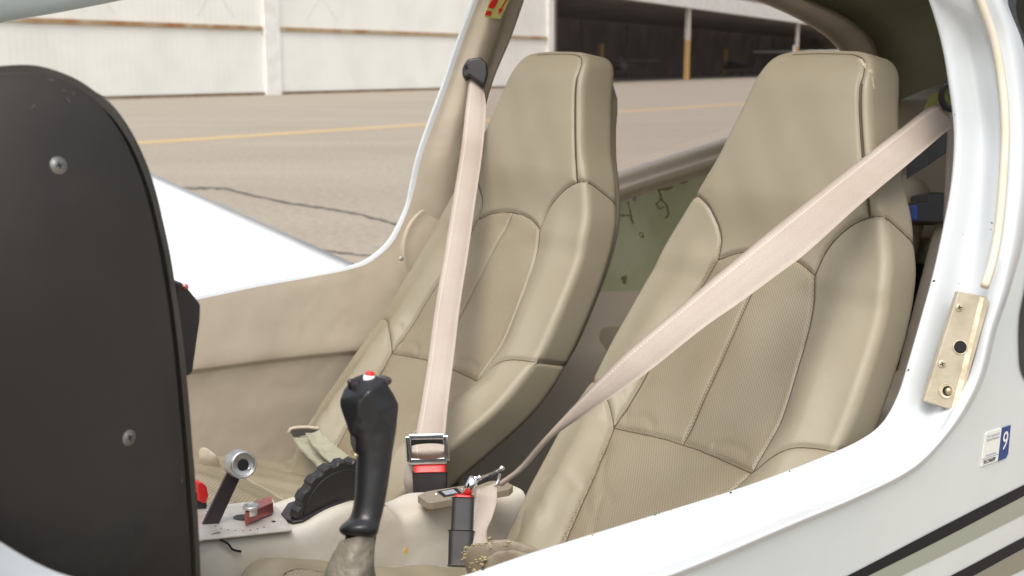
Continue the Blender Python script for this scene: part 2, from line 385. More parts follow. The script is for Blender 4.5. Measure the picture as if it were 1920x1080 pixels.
def screw(c, n, r, parent, m, phil=True, name='screw', washer=None):
    c, n = Vector(c), Vector(n).normalized()
    mb = MB().lathe(c, n, [(r*.98, -.002), (r, 0), (r*.97, r*.12), (r*.85, r*.2), (r*.4, r*.3), (.0001, r*.32)], 28)
    if washer: mb.lathe(c, n, [(washer, -.001), (washer, r*.02), (washer*.93, r*.12), (r, r*.14)], 28)
    nf = len(mb.f)
    if phil:
        x = (VR+.25*VU); x = (x-n*x.dot(n)).normalized(); y = n.cross(x)
        for d1, d2 in ((x, y), (y, x)): mb.box(c+n*r*.27, d1*r*.55, d2*r*.11, n*r*.1)
    o = mb.build(name, m, parent, smooth=True); o.data.materials.append(M['hole'])
    for p in o.data.polygons[nf:]: p.material_index = 1; p.use_smooth = False
    return o

# ================================================================== SETTING
def flat_strip(name, L, R, z, m, kind='structure'):
    n = len(L); V = [(*p[:2], z) for p in L]+[(*p[:2], z) for p in R]
    return tag(obj(name, V, [(i, i+1, n+i+1, n+i) for i in range(n-1)], m, smooth=False), kind=kind)
M['tarmac'] = mat('aged tarmac', (.315, .275, .218), .9, bump=[(60, .15)], col2=(.205, .175, .135), nscale=11, thr=(.3, .75), nd=12)
g = mat('tarmac', (.33, .275, .22), .9); N = M['tarmac'].node_tree.nodes; L_ = M['tarmac'].node_tree.links
tc = [n for n in N if n.type == 'TEX_COORD'][0]; n1 = N.new('ShaderNodeTexNoise'); n1.inputs['Scale'].default_value = .35; n1.inputs['Detail'].default_value = 8
mpn = N.new('ShaderNodeMapping'); mpn.inputs['Scale'].default_value = (.35, 1, 1); L_.new(tc.outputs['Object'], mpn.inputs[0]); L_.new(mpn.outputs[0], n1.inputs['Vector'])
rr = N.new('ShaderNodeMapRange'); rr.inputs[1].default_value = .3; rr.inputs[2].default_value = .7; rr.inputs[3].default_value = .92; rr.inputs[4].default_value = 1.07; L_.new(n1.outputs['Fac'], rr.inputs[0])
vm = N.new('ShaderNodeVectorMath'); vm.operation = 'SCALE'; L_.new(N[M['tarmac']['mix']].outputs[2], vm.inputs[0]); L_.new(rr.outputs[0], vm.inputs['Scale'])
L_.new(vm.outputs[0], N['Principled BSDF'].inputs['Base Color']); D.materials.remove(g)
tag(obj('tarmac', [(-1500, -1500, 0), (1500, -1500, 0), (1500, 1500, 0), (-1500, 1500, 0)], [(0, 1, 2, 3)], M['tarmac'], smooth=False), kind='structure')
M['lineyel'] = mat('worn yellow line paint', (.43, .30, .13), .8, col2=(.36, .28, .18), nscale=5)
pl = [gnd(*p) for p in [(-300, 297), (280, 264), (800, 231), (1120, 210), (1400, 193), (2300, 160)]]
pr = [gnd(*p) for p in [(-300, 304), (280, 270), (800, 235.5), (1120, 213.5), (1400, 196), (2300, 162)]]
flat_strip('taxiway_line', pl, pr, .004, M['lineyel'])
M['crack'] = mat('tar crack', (.06, .05, .042), .8, col2=(.12, .10, .08), nscale=12)
for ci, ck in enumerate([[(200, 350), (350, 353), (425, 354), (450, 362), (530, 379), (610, 391), (680, 404), (745, 421), (820, 436), (1000, 470)], [(560, 466), (616, 471), (650, 476), (705, 480), (760, 492), (900, 505)], [(520, 330), (560, 345)]][:2]):
    k = []
    for a, b in zip(ck[:-1], ck[1:]):
        for q in range(9): k.append((a[0]+(b[0]-a[0])*q/9+random.uniform(-1, 1), a[1]+(b[1]-a[1])*q/9+random.uniform(-1.1, 1.1)))
    wd = [random.uniform(.9, 2.2)*(1 if ci else 1.2) for _ in k]
    flat_strip('tarmac_crack', [gnd(p[0], p[1]-w_) for p, w_ in zip(k, wd)], [gnd(p[0], p[1]+w_) for p, w_ in zip(k, wd)], .004, M['crack'])

# ---- white hangar with sliding doors
H0, H1 = gnd(230, 186), gnd(1036, 163); hu = (H1-H0).normalized(); hn = Vector((hu.y, -hu.x, 0)); hlen = (H1-H0).length
M['clad'] = mat('white painted cladding', (.88, .88, .83), .6, col2=(.82, .82, .765), nscale=.5)
def ribs(m, pitch):
    N = m.node_tree.nodes; L = m.node_tree.links; tc = [n for n in N if n.type == 'TEX_COORD'][0]
    d = N.new('ShaderNodeVectorMath'); d.operation = 'DOT_PRODUCT'; d.inputs[1].default_value = tuple(hu*2*math.pi/pitch); L.new(tc.outputs['Object'], d.inputs[0])
    si = N.new('ShaderNodeMath'); si.operation = 'SINE'; L.new(d.outputs['Value'], si.inputs[0])
    pw = N.new('ShaderNodeMath'); pw.operation = 'POWER'; pw.inputs[1].default_value = 4; ab = N.new('ShaderNodeMath'); ab.operation = 'ABSOLUTE'; L.new(si.outputs[0], ab.inputs[0]); L.new(ab.outputs[0], pw.inputs[0])
    b = N.new('ShaderNodeBump'); b.inputs['Distance'].default_value = .012; b.inputs['Strength'].default_value = .4; L.new(pw.outputs[0], b.inputs['Height']); L.new(b.outputs[0], N['Principled BSDF'].inputs['Normal'])
ribs(M['clad'], .8)
M['rust'] = mat('rusty rail', (.44, .35, .22), .85, col2=(.33, .15, .05), nscale=.9, thr=(.42, .66))
M['whitetrim'] = mat('white trim', (.88, .88, .86), .5, col2=(.78, .76, .70), nscale=1.2)
hg = thing('hangar', 'long white ribbed metal hangar with rusty rail across its closed sliding doors', 'hangar', H0)
def hp(u, z, o=0): return H0+hu*u+hn*o+Vector((0, 0, z))
def hbox(u0, u1, z0, z1, o0, o1): return MB().prism([hp(u0, z0, o0), hp(u1, z0, o0), hp(u1, z1, o0), hp(u0, z1, o0)], hn*(o1-o0))
def hu_at(px, py):                       # distance along the wall under a pixel
    d = np.array([(px-960)/F, CP]); u_, v_ = hu, H0; M2 = np.array([[d[0], -u_.x], [d[1], -u_.y]]); t, u = np.linalg.solve(M2, [v_.x, v_.y]); return u
U1, U2 = hu_at(514, 0), hu_at(541, 0); ue = hlen; RZ = 3.85
hbox(-60, ue, 0.02, 9.5, -30, -.30).build('wall', M['clad'], hg)
for a_, b_ in ((U2+.05, ue-.75), (U1-38, U1-.05)):
    hbox(a_, b_, .18, RZ-.14, -.299, -.16).build('door_panel', M['clad'], hg); hbox(a_, b_, RZ+.10, 9.3, -.299, -.16).build('door_panel', M['clad'], hg)
    hbox(a_, b_, RZ-.13, RZ+.09, -.299, -.05).build('door_rail', M['rust'], hg)
hbox(U1, U2, 0, 9.4, -.29, .05).build('door_post', M['whitetrim'], hg); hbox(ue-.72, ue+.02, 0, 9.4, -.29, .08).build('corner_post', M['whitetrim'], hg)
hbox(-60, ue-.8, .0, .12, -.298, -.12).build('door_track', mat('rusty track', (.28, .22, .15), .9, col2=(.2, .1, .04), nscale=3), hg)
M['faint'] = mat('faint rust streak', (.74, .68, .56), .7, col2=(.62, .47, .30), nscale=2)
for (px, sx) in ((205, 60), (430, 60), (620, 50), (150, 40)):
    u0 = hu_at(px, 0); mb = MB()
    for sg in (-1, 1): mb.prism([hp(u0, 6.0, -.155), hp(u0+.10, 6.0, -.155), hp(u0+.10+sg*1.4, RZ+.5, -.155), hp(u0+sg*1.4, RZ+.5, -.155)], hn*.01)
    mb.build('brace', mat('cream brace', (.76, .75, .69), .7) if 'cream brace' not in D.materials else D.materials['cream brace'], hg)

# ---- open shade hangar behind
B0, B1 = gnd(1290, 150), gnd(1494, 142.7); bu = (B1-B0).normalized(); bn = Vector((bu.y, -bu.x, 0))
sh = thing('open_hangar', 'dark open-fronted shade hangar with white roof edge on yellow posts', 'hangar', B0)
def bp(u, z, o=0): return B0+bu*u+bn*o+Vector((0, 0, z))
def bbox(u0, u1, z0, z1, o0, o1): return MB().prism([bp(u0, z0, o0), bp(u1, z0, o0), bp(u1, z1, o0), bp(u0, z1, o0)], bn*(o1-o0))
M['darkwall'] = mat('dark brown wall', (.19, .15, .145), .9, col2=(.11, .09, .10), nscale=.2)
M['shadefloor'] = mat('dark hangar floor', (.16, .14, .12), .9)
RH = 8.2
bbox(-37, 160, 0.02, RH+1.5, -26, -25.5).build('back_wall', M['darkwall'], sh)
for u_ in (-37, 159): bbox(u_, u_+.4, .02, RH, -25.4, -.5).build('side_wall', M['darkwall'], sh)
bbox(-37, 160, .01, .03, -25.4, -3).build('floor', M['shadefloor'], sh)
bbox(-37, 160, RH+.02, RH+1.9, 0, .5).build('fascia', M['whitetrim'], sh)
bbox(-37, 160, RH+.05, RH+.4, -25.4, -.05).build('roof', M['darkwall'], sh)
M['postyel'] = mat('yellow painted post', (.60, .36, .10), .6, col2=(.5, .33, .14), nscale=2)
M['postwht'] = mat('pale post top', (.66, .62, .55), .6)
plen = (B1-B0).length
for k in range(0, 4):
    p = bbox(k*plen-.45, k*plen+.45, 0, 4.6, -.4, 0).build('post', M['postyel'], sh); bbox(k*plen-.45, k*plen+.45, 4.6, RH, -.4, 0).build('post_top', M['postwht'], p)
for k in (-1, 0, 1, 2):
    bbox(k*plen+6.1, k*plen+6.8, .02, 4.4, -14, -13.5).build('post', M['postyel'], sh)
for k in range(10): bbox(-30+k*19, -29.2+k*19, .1, RH, -25.5, -25.2).build('wall_rib', mat('wall rib', (.16, .13, .12), .9) if 'wall rib' not in D.materials else D.materials['wall rib'], sh)

def small_plane(label, loc, yaw, col, K=1):
    t = thing('parked_plane', label, 'aeroplane', loc, None); c, s_ = math.cos(yaw), math.sin(yaw)
    X = Vector((c, s_, 0)); Y = Vector((-s_, c, 0)); P = lambda x, y, z: Vector(loc)+(X*x+Y*y+ZV*z)*K; X0, Y0 = X.copy(), Y.copy()
    m = mat('plane paint', col, .35)
    V = []; prof = [(-3.0, .05, 1.35), (-2.8, .35, 1.35), (-2.2, .55, 1.4), (-1.2, .62, 1.6), (-.2, .66, 1.7), (1, .6, 1.65), (2.5, .35, 1.55), (4.6, .12, 1.6)]
    for x, r, zc in prof:
        for k in range(16): an = 2*math.pi*k/16; V.append(P(x, r*.85*math.cos(an), zc+r*math.sin(an)))
    f = [(i*16+k, i*16+(k+1) % 16, (i+1)*16+(k+1) % 16, (i+1)*16+k) for i in range(len(prof)-1) for k in range(16)]
    obj('fuselage', V, f, m, t)
    MB().box(P(-.4, 0, 2.42), X*.75*K, Y*5.6*K, ZV*.09*K).build('wing', m, t, bevel=.05); MB().box(P(4.2, 0, 1.75), X*.4*K, Y*1.7*K, ZV*.05*K).build('tailplane', m, t)
    MB().prism([P(3.5, -.05, 1.7), P(4.7, -.05, 1.7), P(4.95, -.05, 3.0), P(4.5, -.05, 3.0)], Y*.1).build('fin', m, t)
    MB().box(P(-.9, 0, 2.05), X*.55*K, Y*.56*K, ZV*.25*K).build('windscreen', M['black'], t)
    for x, y in ((-2.2, 0), (.3, -1.2), (.3, 1.2)):
        MB().tube([P(x, y, .2), P(x*.9, y*.35, 1.2)], .05, 8).build('gear_leg', m, t); MB().lathe(P(x, y-.08, .22), Y, [(.05, 0), (.2, .01), (.22, .05), (.22, .12), (.2, .16), (.05, .17)], 16).build('wheel', M['black'], t)
    MB().lathe(P(-3.15, 0, 1.35), X, [(.01, -.1), (.12, 0), (.16, .2)], 12).build('spinner', M['steel'], t)
    MB().box(P(-3.1, 0, 1.35), X*.02, Y*.14+ZV*.9, ZV*.01+Y*.06).build('propeller', M['black'], t)
g1 = gnd(1168, 143); small_plane('grey high-wing light plane parked under the shade hangar, seen between the two headrests', (g1.x, g1.y, .03), math.radians(-100), (.6, .6, .6))
g2 = gnd(1535, 143); small_plane('white light plane half hidden behind the near headrest by the right yellow post', (g2.x, g2.y+8, .03), math.radians(-120), (.75, .76, .76), 1.6)
g3 = gnd(1405, 143); small_plane('dark light plane parked deep under the shade hangar left of the right yellow post', (g3.x, g3.y+12, .03), math.radians(-60), (.10, .09, .11))

# ================================================================== AIRCRAFT SHELL
ac = thing('light_aircraft', 'white light aircraft with open cabin doors, beige trimmed cabin and black and sage side stripes', 'aircraft', W((0, .33, 0)))
ST = [  # door surround stations in picture order: inner edge E, crease C, ridge R, groove G, crest B, skin edge K
 [(1715, -60), (1723, -62), (1745, -62), (1805, -65), (1850, -65), (1868, -65)],
 [(1743, 0), (1752, -2), (1771, -5), (1828, -5), (1868, -5), (1886, -5)],
 [(1767, 80), (1777, 78), (1812, 75), (1854, 72), (1893, 68), (1914, 62)],
 [(1781, 160), (1790, 158), (1831, 158), (1869, 156), (1909, 155), (1932, 150)],
 [(1791, 250), (1800, 250), (1843, 250), (1877, 250), (1917, 250), (1942, 250)],
 [(1786, 340), (1796, 340), (1839, 343), (1870, 345), (1915, 350), (1936, 352)],
 [(1770, 430), (1781, 433), (1828, 437), (1861, 440), (1902, 446), (1920, 450)],
 [(1750, 520), (1762, 523), (1810, 530), (1852, 538), (1880, 541), (1894, 545)],
 [(1728, 600), (1740, 603), (1790, 608), (1838, 612), (1857, 614), (1870, 616)],
 [(1705, 680), (1717, 684), (1765, 692), (1815, 700), (1835, 704), (1847, 706)],
 [(1684, 745), (1696, 751), (1740, 763), (1785, 768), (1803, 770), (1814, 773)],
 [(1656, 793), (1666, 801), (1704, 818), (1750, 820), (1762, 827), (1768, 832)],
 [(1614, 825), (1621, 834), (1655, 856), (1696, 868), (1712, 875), (1722, 880)],
 [(1538, 859), (1543, 869), (1570, 893), (1612, 914), (1625, 922), (1634, 928)],
 [(1400, 911), (1404, 921), (1425, 945), (1465, 972), (1476, 985), (1486, 992)],
 [(1200, 974), (1203, 984), (1220, 1010), (1255, 1058), (1266, 1073), (1276, 1082)],
 [(1000, 1036), (1003, 1046), (1015, 1075), (1045, 1128), (1055, 1145), (1064, 1156)],
 [(867, 1080), (869, 1090), (878, 1122), (900, 1180), (908, 1197), (916, 1210)],
 [(650, 1125), (650, 1136), (652, 1170), (655, 1230), (656, 1246), (657, 1262)],
 [(400, 1130), (398, 1141), (392, 1175), (382, 1235), (379, 1250), (376, 1265)],
 [(130, 1080), (124, 1090), (105, 1120), (70, 1165), (60, 1180), (48, 1195)],
 [(0, 1015), (-6, 1025), (-28, 1055), (-65, 1095), (-80, 1108), (-95, 1120)],
 [(-160, 890), (-168, 897), (-195, 920), (-240, 950), (-255, 962), (-270, 975)],
 [(-250, 750), (-258, 754), (-288, 768), (-330, 785), (-345, 790), (-360, 796)],
 [(-288, 580), (-298, 582), (-330, 588), (-375, 592), (-390, 594), (-405, 596)],
 [(-280, 400), (-290, 398), (-322, 392), (-365, 385), (-380, 382), (-395, 380)],
 [(-235, 200), (-245, 197), (-275, 186), (-318, 170), (-332, 165), (-346, 160)]]
SO = [.075, .068, .050, .012, -.008, -.001]
rowsP = []
for k in range(6): rowsP.append([on_s(*st[k], lambda z, k=k: sP(z)+SO[k]) for st in ST])
def away(p, k, ds):
    v = np.array([p[0]+.55, 0, p[2]-1.5]); v /= np.linalg.norm(v); return p+v*k+np.array([0, ds, 0])
r0 = [away(p, .06, .028) for p in rowsP[0]]; r0b = [away(p, .006, .006) for p in rowsP[0]]
ctrp = np.array([1180, 480.]); out_rows = []
for f_ in (1.06, 1.22, 1.6, 2.4):
    row = []
    for st in ST:
        x, y = ctrp+(np.array(st[5])-ctrp)*f_; p = on_s(x, max(y, -110+(y < -60)*-30*f_), sP); row.append(p)
    out_rows.append(row)
G2 = [g*.45+b*.55+np.array([0, .006, 0]) for g, b in zip(rowsP[3], rowsP[4])]
sur_o = loft('door_surround', [r0, r0b]+rowsP[:4]+[G2]+rowsP[4:], M['paint'], ac, 6, 5)
skin_o = loft('fuselage_side', [rowsP[5]]+out_rows, M['skin'], ac, 6, 6)
# paint chips along the inner edge
for (px, py, r) in [(1228, 966, 1.6), (1236, 963, .9), (1259, 957, .7), (1370, 924, 2.4), (1425, 902, .7), (1480, 884, 1.6), (1487, 882, .9), (1310, 943, .6), (1751, 527, 2.2), (1749, 536, 1.1), (1703, 694, 2.0), (1797, 532, .8), (1805, 439, .8), (1790, 215, 1.0), (1779, 375, .8), (1111, 1004, 1.0), (906, 1069, 1.4), (1860, 418, 1.6), (1858, 430, 1.1), (1696, 846, .8)]:
    cw, n_ = cast(sur_o, px, py, .0006)
    if cw is None: continue
    r *= 1/F*1.6; x = AV-n_*AV.dot(n_); x.normalize(); y = n_.cross(x); pts = [cw+x*r*1.5*math.cos(a_)*random.uniform(.6, 1.1)+y*r*math.sin(a_)*random.uniform(.6, 1.1) for a_ in np.linspace(0, 2*math.pi, 9)[:-1]]
    MB().prism(pts, -n_*.001).build('paint_chip', M['hole'], ac)
# rubber seal
sealpx = [(1822, -60), (1838, -2), (1865, 78), (1880, 165), (1885, 250), (1880, 345), (1872, 430), (1861, 490), (1846, 538)]
MB().tube(spl([W(on_s(*p, lambda z: sP(z)+.002))-(W(on_s(*p, lambda z: sP(z)+.002))-CAMV).normalized()*.002 for p in sealpx], 80), .0063, 14).build('rubber_seal', M['cream'], ac, smooth=True)
# striker plate, its screws and holes
pc = [(1797, 545), (1850, 556), (1856, 566), (1800, 765), (1790, 771), (1732, 752)]
def PP(px, py, o=0): 
    c3 = [np.array(on_s(px, py, -.310))]; return W(c3[0])+nP*o
q0, q1, q2 = [W(on_s(*p, s_)) for p, s_ in (((1797, 545), -.322), ((1850, 556), -.350), ((1732, 752), -.318))]; nP = (q1-q0).cross(q2-q0).normalized(); nP = nP if nP.dot(CAMV-q0) > 0 else -nP
def onplate(px, py, o=0):
    d = (VR*(px-960)/F+VU*(540-py)/F+VF); t = (q0+nP*o-CAMV).dot(nP)/d.dot(nP); return CAMV+d*t
sp_ = MB().prism([onplate(*p) for p in pc], -nP*.014).build('striker_plate', M['striker'], ac, bevel=.0018, seg=3)
wn_ = MB().prism([onplate(*p, .0006) for p in ((1838, 556), (1846, 558), (1796, 764), (1784, 766))], -nP*.0008).build('worn_edge', M['edge'], sp_)
screw(onplate(1798.5, 577), nP, .0062, sp_, M['striker']); screw(onplate(1766, 682.5), nP, .0062, sp_, M['striker'])
for (px, py) in ((1800.5, 651), (1774, 733)):
    c = onplate(px, py, .0005)
    MB().lathe(c, nP, [(.0095, -.001), (.0112, .0004), (.0098, .0008), (.0090, -.001)], 32).build('hole_rim', M['edge'], sp_, smooth=True)
    MB().lathe(c, nP, [(.0093, .0006), (.0001, .0006)], 32).build('hole', M['hole'] if py < 700 else M['edge'], sp_)
MB().lathe(onplate(1802.5, 649.5, .0013), nP, [(.0072, 0), (.0001, 0)], 28).build('bolt_hole', M['hole'], sp_)
MB().lathe(onplate(1776.5, 733, .0013), nP, [(.0074, 0), (.0001, 0)], 28).build('bolt_hole', M['hole'], sp_)
MB().lathe(onplate(1779, 733.5, .0014), nP, [(.0056, 0), (.0052, .002), (.003, .0032), (.0001, .0035)], 28).build('latch_pin', M['brass'], sp_, smooth=True)
# stripes: thin paint films following the skin
def film(name, top, bot, m, off=.0012, n=40):
    T = spl(top, n); B = spl(bot, n); V = []; W_ = 9
    for t, b in zip(T, B):
        for q in range(W_): p = t+(b-t)*q/(W_-1); V.append(cast(skin_o, p[0], p[1], off)[0] or W(on_s(p[0], p[1], sP)))
    return obj(name, V, grid_faces(n, W_), m, ac)
film('black_stripe', [(1400, 1171), (1586, 1080), (1753, 993), (1920, 908), (2150, 795), (2450, 648)], [(1432, 1176), (1625, 1080), (1775, 1005), (1920, 929), (2150, 812), (2450, 662)], M['stripe'])
film('sage_stripe', [(1432, 1177), (1625, 1080.5), (1775, 1005.5), (1920, 929.5), (2150, 813), (2450, 663)], [(1500, 1175), (1688, 1080), (1805, 1022), (1920, 964), (2150, 850), (2450, 700)], M['sage'], .0008)
film('black_stripe', [(1600, 1172), (1780, 1080), (1850, 1043), (1920, 1006), (2150, 890), (2450, 740)], [(1640, 1172), (1822, 1080), (1872, 1053), (1920, 1027), (2150, 908), (2450, 755)], M['stripe'])
film('taupe_stripe', [(1640, 1172.5), (1822, 1080.5), (1872, 1053.5), (1920, 1027.5), (2150, 909), (2450, 756)], [(1715, 1170), (1893, 1080), (1920, 1067), (2000, 1028), (2150, 950), (2450, 800)], M['taupe'], .0008)
# customs decal
def dec(px, py, o): return cast(skin_o, px, py, o)[0]
d0, d1, d3 = dec(1838, 874, .002), dec(1868, 862, .002), dec(1845, 812, .002)
# plane of the decal with its own axes
c_bl, c_br, c_tl, c_tr = dec(1837.5, 874.5, .0015), dec(1888, 857, .0015), dec(1845.5, 811.5, .0015), dec(1893.5, 796.5, .0015)
nD = (c_br-c_bl).cross(c_tl-c_bl).normalized(); nD = nD if nD.dot(CAMV-c_bl) > 0 else -nD
def quad(u, v, o=0):
    p = c_bl.lerp(c_br, u).lerp(c_tl.lerp(c_tr, u), v); return p+nD*o
dk = MB().prism([quad(0, 0), quad(.64, .0), quad(.64, 1), quad(.08, 1), quad(.02, .95)], -nD*.0012).build('registration_decal', mat('decal film', (.74, .75, .70), .4), ac)
MB().prism([quad(.62, -.02, .0002), quad(.93, .0, .0002), quad(1, .12, .0002), quad(1, 1, .0002), quad(.64, 1, .0002)], -nD*.0002).build('blue_panel', M['blue'], dk)
MB().prism([quad(0, .205, .0003), quad(.6, .205, .0003), quad(.6, .215, .0003), quad(0, .215, .0003)], -nD*.0002).build('printed_line', M['blue'], dk)
def dtext(name, s, u, v, size, m, sq=1):
    ux = (c_br-c_bl).normalized(); uy = (c_tl-c_bl).normalized(); return text(name, s, quad(u, v, .0006), ux*sq, uy, size, m, dk)
hD = (c_tl-c_bl).length; wD = (c_br-c_bl).length
dtext('numeral', '9', .695, .30, hD*.80, M['white'], .85); dtext('numeral', '9', .70, .30, hD*.80, M['white'], .85)
dtext('number', '9529689', .06, .05, hD*.17, M['hole'], wD*.50/(hD*.17*3.95)); dtext('number', '9529689', .066, .05, hD*.17, M['hole'], wD*.50/(hD*.17*3.95))
dtext('lettering', 'U.S. Customs and', .10, .83, hD*.105, M['blue'], wD*.5/(hD*.105*8.2)); dtext('lettering', 'Border Protection', .10, .72, hD*.105, M['blue'], wD*.5/(hD*.105*8.2))
dtext('lettering', 'Aircraft Decal', .13, .26, hD*.09, M['blue'], wD*.42/(hD*.09*6.5))
# rear port window: an opening in the skin with a tinted pane
WPX = [(1890, -10), (1922, 90), (1938, 200), (1940, 380), (1926, 520), (1913, 590), (1912, 650), (1921, 707), (1985, 760), (2200, 720), (2400, 500), (2300, 100), (2100, -80), (1930, -100)]
gtint = mat('tinted glass', (.02, .02, .02), .05, spec=.6); N = gtint.node_tree.nodes; L_ = gtint.node_tree.links
tr = N.new('ShaderNodeBsdfTransparent'); tr.inputs[0].default_value = (.75, .75, .78, 1); ms = N.new('ShaderNodeMixShader'); ms.inputs[0].default_value = .12
L_.new(tr.outputs[0], ms.inputs[1]); L_.new(N['Principled BSDF'].outputs[0], ms.inputs[2]); L_.new(ms.outputs[0], [n for n in N if n.type == 'OUTPUT_MATERIAL'][0].inputs[0])
P2 = spl(WPX, 120, closed=True)
def inside(x, y, P):
    c = False; j = len(P)-1
    for i in range(len(P)):
        if (P[i][1] > y) != (P[j][1] > y) and x < (P[j][0]-P[i][0])*(y-P[i][1])/(P[j][1]-P[i][1])+P[i][0]: c = not c
        j = i
    return c
def topx(v):
    d = v-CAMV; k = d.dot(VF); return 960+F*d.dot(VR)/k, 540-F*d.dot(VU)/k
import bmesh
wb = root_loc(skin_o); cast(skin_o, 1900, 900)
P2i = np.mean(P2, 0)+(P2-np.mean(P2, 0))*.97
bm = bmesh.new(); bm.from_mesh(skin_o.data); bmesh.ops.subdivide_edges(bm, edges=bm.edges[:], cuts=2, use_grid_fill=True)
bmesh.ops.delete(bm, geom=[f for f in bm.faces if inside(*topx(f.calc_center_median()+wb), P2i)], context='FACES'); bm.to_mesh(skin_o.data); bm.free()
ctr = np.mean(P2, 0); V = []; f = []
for r in (1.0, .8, .55, .3, .05):
    for p in P2: q = ctr+(p-ctr)*r; V.append(W(on_s(q[0], q[1], lambda z: sP(z)-.002)))
f = [(i*120+k, i*120+(k+1) % 120, (i+1)*120+(k+1) % 120, (i+1)*120+k) for i in range(4) for k in range(120)]
rwin = obj('rear_window', V, f, gtint, ac); V = []
for r in (1.0, .97, .935):
    for p in P2: q = ctr+(p-ctr)*r; V.append(W(on_s(q[0], q[1], lambda z: sP(z)-.0032)))
obj('window_border', V, [(i*120+k, i*120+(k+1) % 120, (i+1)*120+(k+1) % 120, (i+1)*120+k) for i in range(2) for k in range(120)], M['black'], rwin)

# ---- starboard side: door opening, trim, pillar
def SSo(o): return lambda z: sS(z)+o
D0 = [(897, -25), (862, 62), (832, 150), (805, 222), (780, 295), (768, 350), (760, 385), (745, 420), (728, 450), (705, 473), (672, 493), (600, 511), (480, 533), (376, 555), (250, 580), (100, 612)]
D1 = [(905, -22), (873, 62), (843, 150), (817, 222), (790, 295), (778, 350), (767, 388), (752, 425), (735, 456), (712, 478), (680, 498), (603, 516), (482, 538), (378, 560), (250, 585), (100, 618)]
TR = [  # trim rows outward from the door edge; (px, py, s offset)
 [(915, -20), (885, 62), (855, 150), (829, 224), (803, 298), (792, 354), (783, 395), (770, 436), (752, 470), (726, 496), (688, 520), (606, 535), (484, 557), (380, 578), (252, 604), (100, 640)],
 [(935, -18), (908, 64), (880, 152), (858, 228), (842, 305), (840, 365), (840, 420), (830, 475), (800, 530), (765, 565), (715, 600), (622, 612), (490, 625), (381, 640), (252, 660), (100, 690)],
 [(955, -16), (930, 66), (902, 154), (884, 232), (880, 310), (890, 375), (905, 440), (900, 510), (880, 580), (840, 620), (770, 650), (655, 656), (502, 672), (384, 688), (252, 706), (100, 735)],
 [(962, -15), (938, 67), (908, 155), (892, 233), (895, 312), (910, 380), (930, 446), (935, 520), (910, 600), (865, 640), (785, 662), (661, 668), (503, 684), (384, 700), (252, 720), (100, 750)],
 [(975, -15), (950, 68), (915, 156), (901, 234), (910, 315), (935, 385), (960, 450), (990, 560), (970, 640), (910, 700), (820, 720), (680, 730), (508, 745), (385, 760), (252, 780), (100, 800)],
 [(986, -15), (957, 69), (921, 157), (906, 235), (930, 318), (980, 390), (1020, 470), (1060, 640), (1040, 760), (980, 840), (860, 860), (700, 870), (520, 880), (386, 890), (252, 905), (100, 920)],
 [(988, -15), (959, 69), (923, 158), (908, 236), (935, 320), (990, 395), (1030, 480), (1080, 700), (1060, 860), (990, 960), (870, 980), (700, 990), (520, 1000), (386, 1010), (252, 1020), (100, 1040)]]
TO = [[-.010]*16, [-.035]*16, [-.035]*7+[-.040, -.042, -.044, -.049, -.050, -.050, -.050, -.050, -.050], [-.02]*7+[-.03, -.034, -.038, -.041, -.044, -.044, -.044, -.044, -.044], [-.02]*9+[-.047]*7, [-.02]*9+[-.066]*7, [.02]*5+[-.02]*4+[-.10]*7]
loft('door_frame', [[on_s(*p, SSo(.03)) for p in D0], [on_s(*p, SSo(.004)) for p in D0], [on_s(*p, SSo(-.002)) for p in D1]], M['paint'], ac, 6, 4)
rT = [[on_s(*p, SSo(-.002)) for p in D1]]+[[on_s(*p, SSo(o)) for p, o in zip(r, oo)] for r, oo in zip(TR, TO)]
trim_o = loft('side_trim', rT, M['trim'], ac, 8, 5)
# starboard outer skin below the sill (seen only from other sides)
loft('outer_skin', [[on_s(*p, SSo(.03)) for p in D0], [on_s(*p, SSo(.03))-np.array([0, -.03, .12]) for p in D0], [on_s(*p, SSo(.03))-np.array([0, 0, .55]) for p in D0]], M['paint'], ac, 4, 3)
# round speaker dish in the trim
c = W(on_s(838, 470, SSo(-.034))); nn = (-SV+.10*ZV-.12*AV).normalized()
MB().lathe(c, nn, [(.116, -.03), (.115, -.002), (.112, .0002), (.108, -.001), (.09, .003), (.06, .009), (.03, .012), (.0001, .013)], 64).build('speaker_dish', M['trim'], ac, smooth=True)
pt = W(on_s(753, 485, SSo(-.035))); screw(pt-(pt-CAMV).normalized()*.012, -SV, .0055, ac, M['steel'], False, 'rivet')
# evacuation placard on the pillar
def pil(px, py, o): return W(on_s(px, py, SSo(-.037)))-(W(on_s(px, py, SSo(-.037)))-CAMV).normalized()*o
pk = MB().prism([pil(907, 32, .006), pil(938, 36, .006), pil(958, -5, .006), pil(920, -6, .006)], SV*.001).build('warning_placard', mat('placard film', (.60, .58, .20), .5), ac)
for pg in ([(912, 20), (923, 21), (920, 30), (910, 28)], [(915, 14), (920, 4), (926, -4), (936, -4), (932, 6), (926, 17)]):
    MB().prism([pil(*p, .0085) for p in pg], SV*.001).build('red_mark', M['red'], pk)
MB().prism([pil(*p, .0085) for p in ((936, 15), (944, 18), (935, 27))], SV*.001).build('red_arrow', M['red'], pk)
MB().prism([pil(*p, .0085) for p in ((951, -5), (954, -5), (941, 17), (939, 16))], SV*.001).build('red_arrow', M['red'], pk)
M['raill'] = mat('pale window rail', (.66, .58, .47), .4, bump=[(700, .1)])
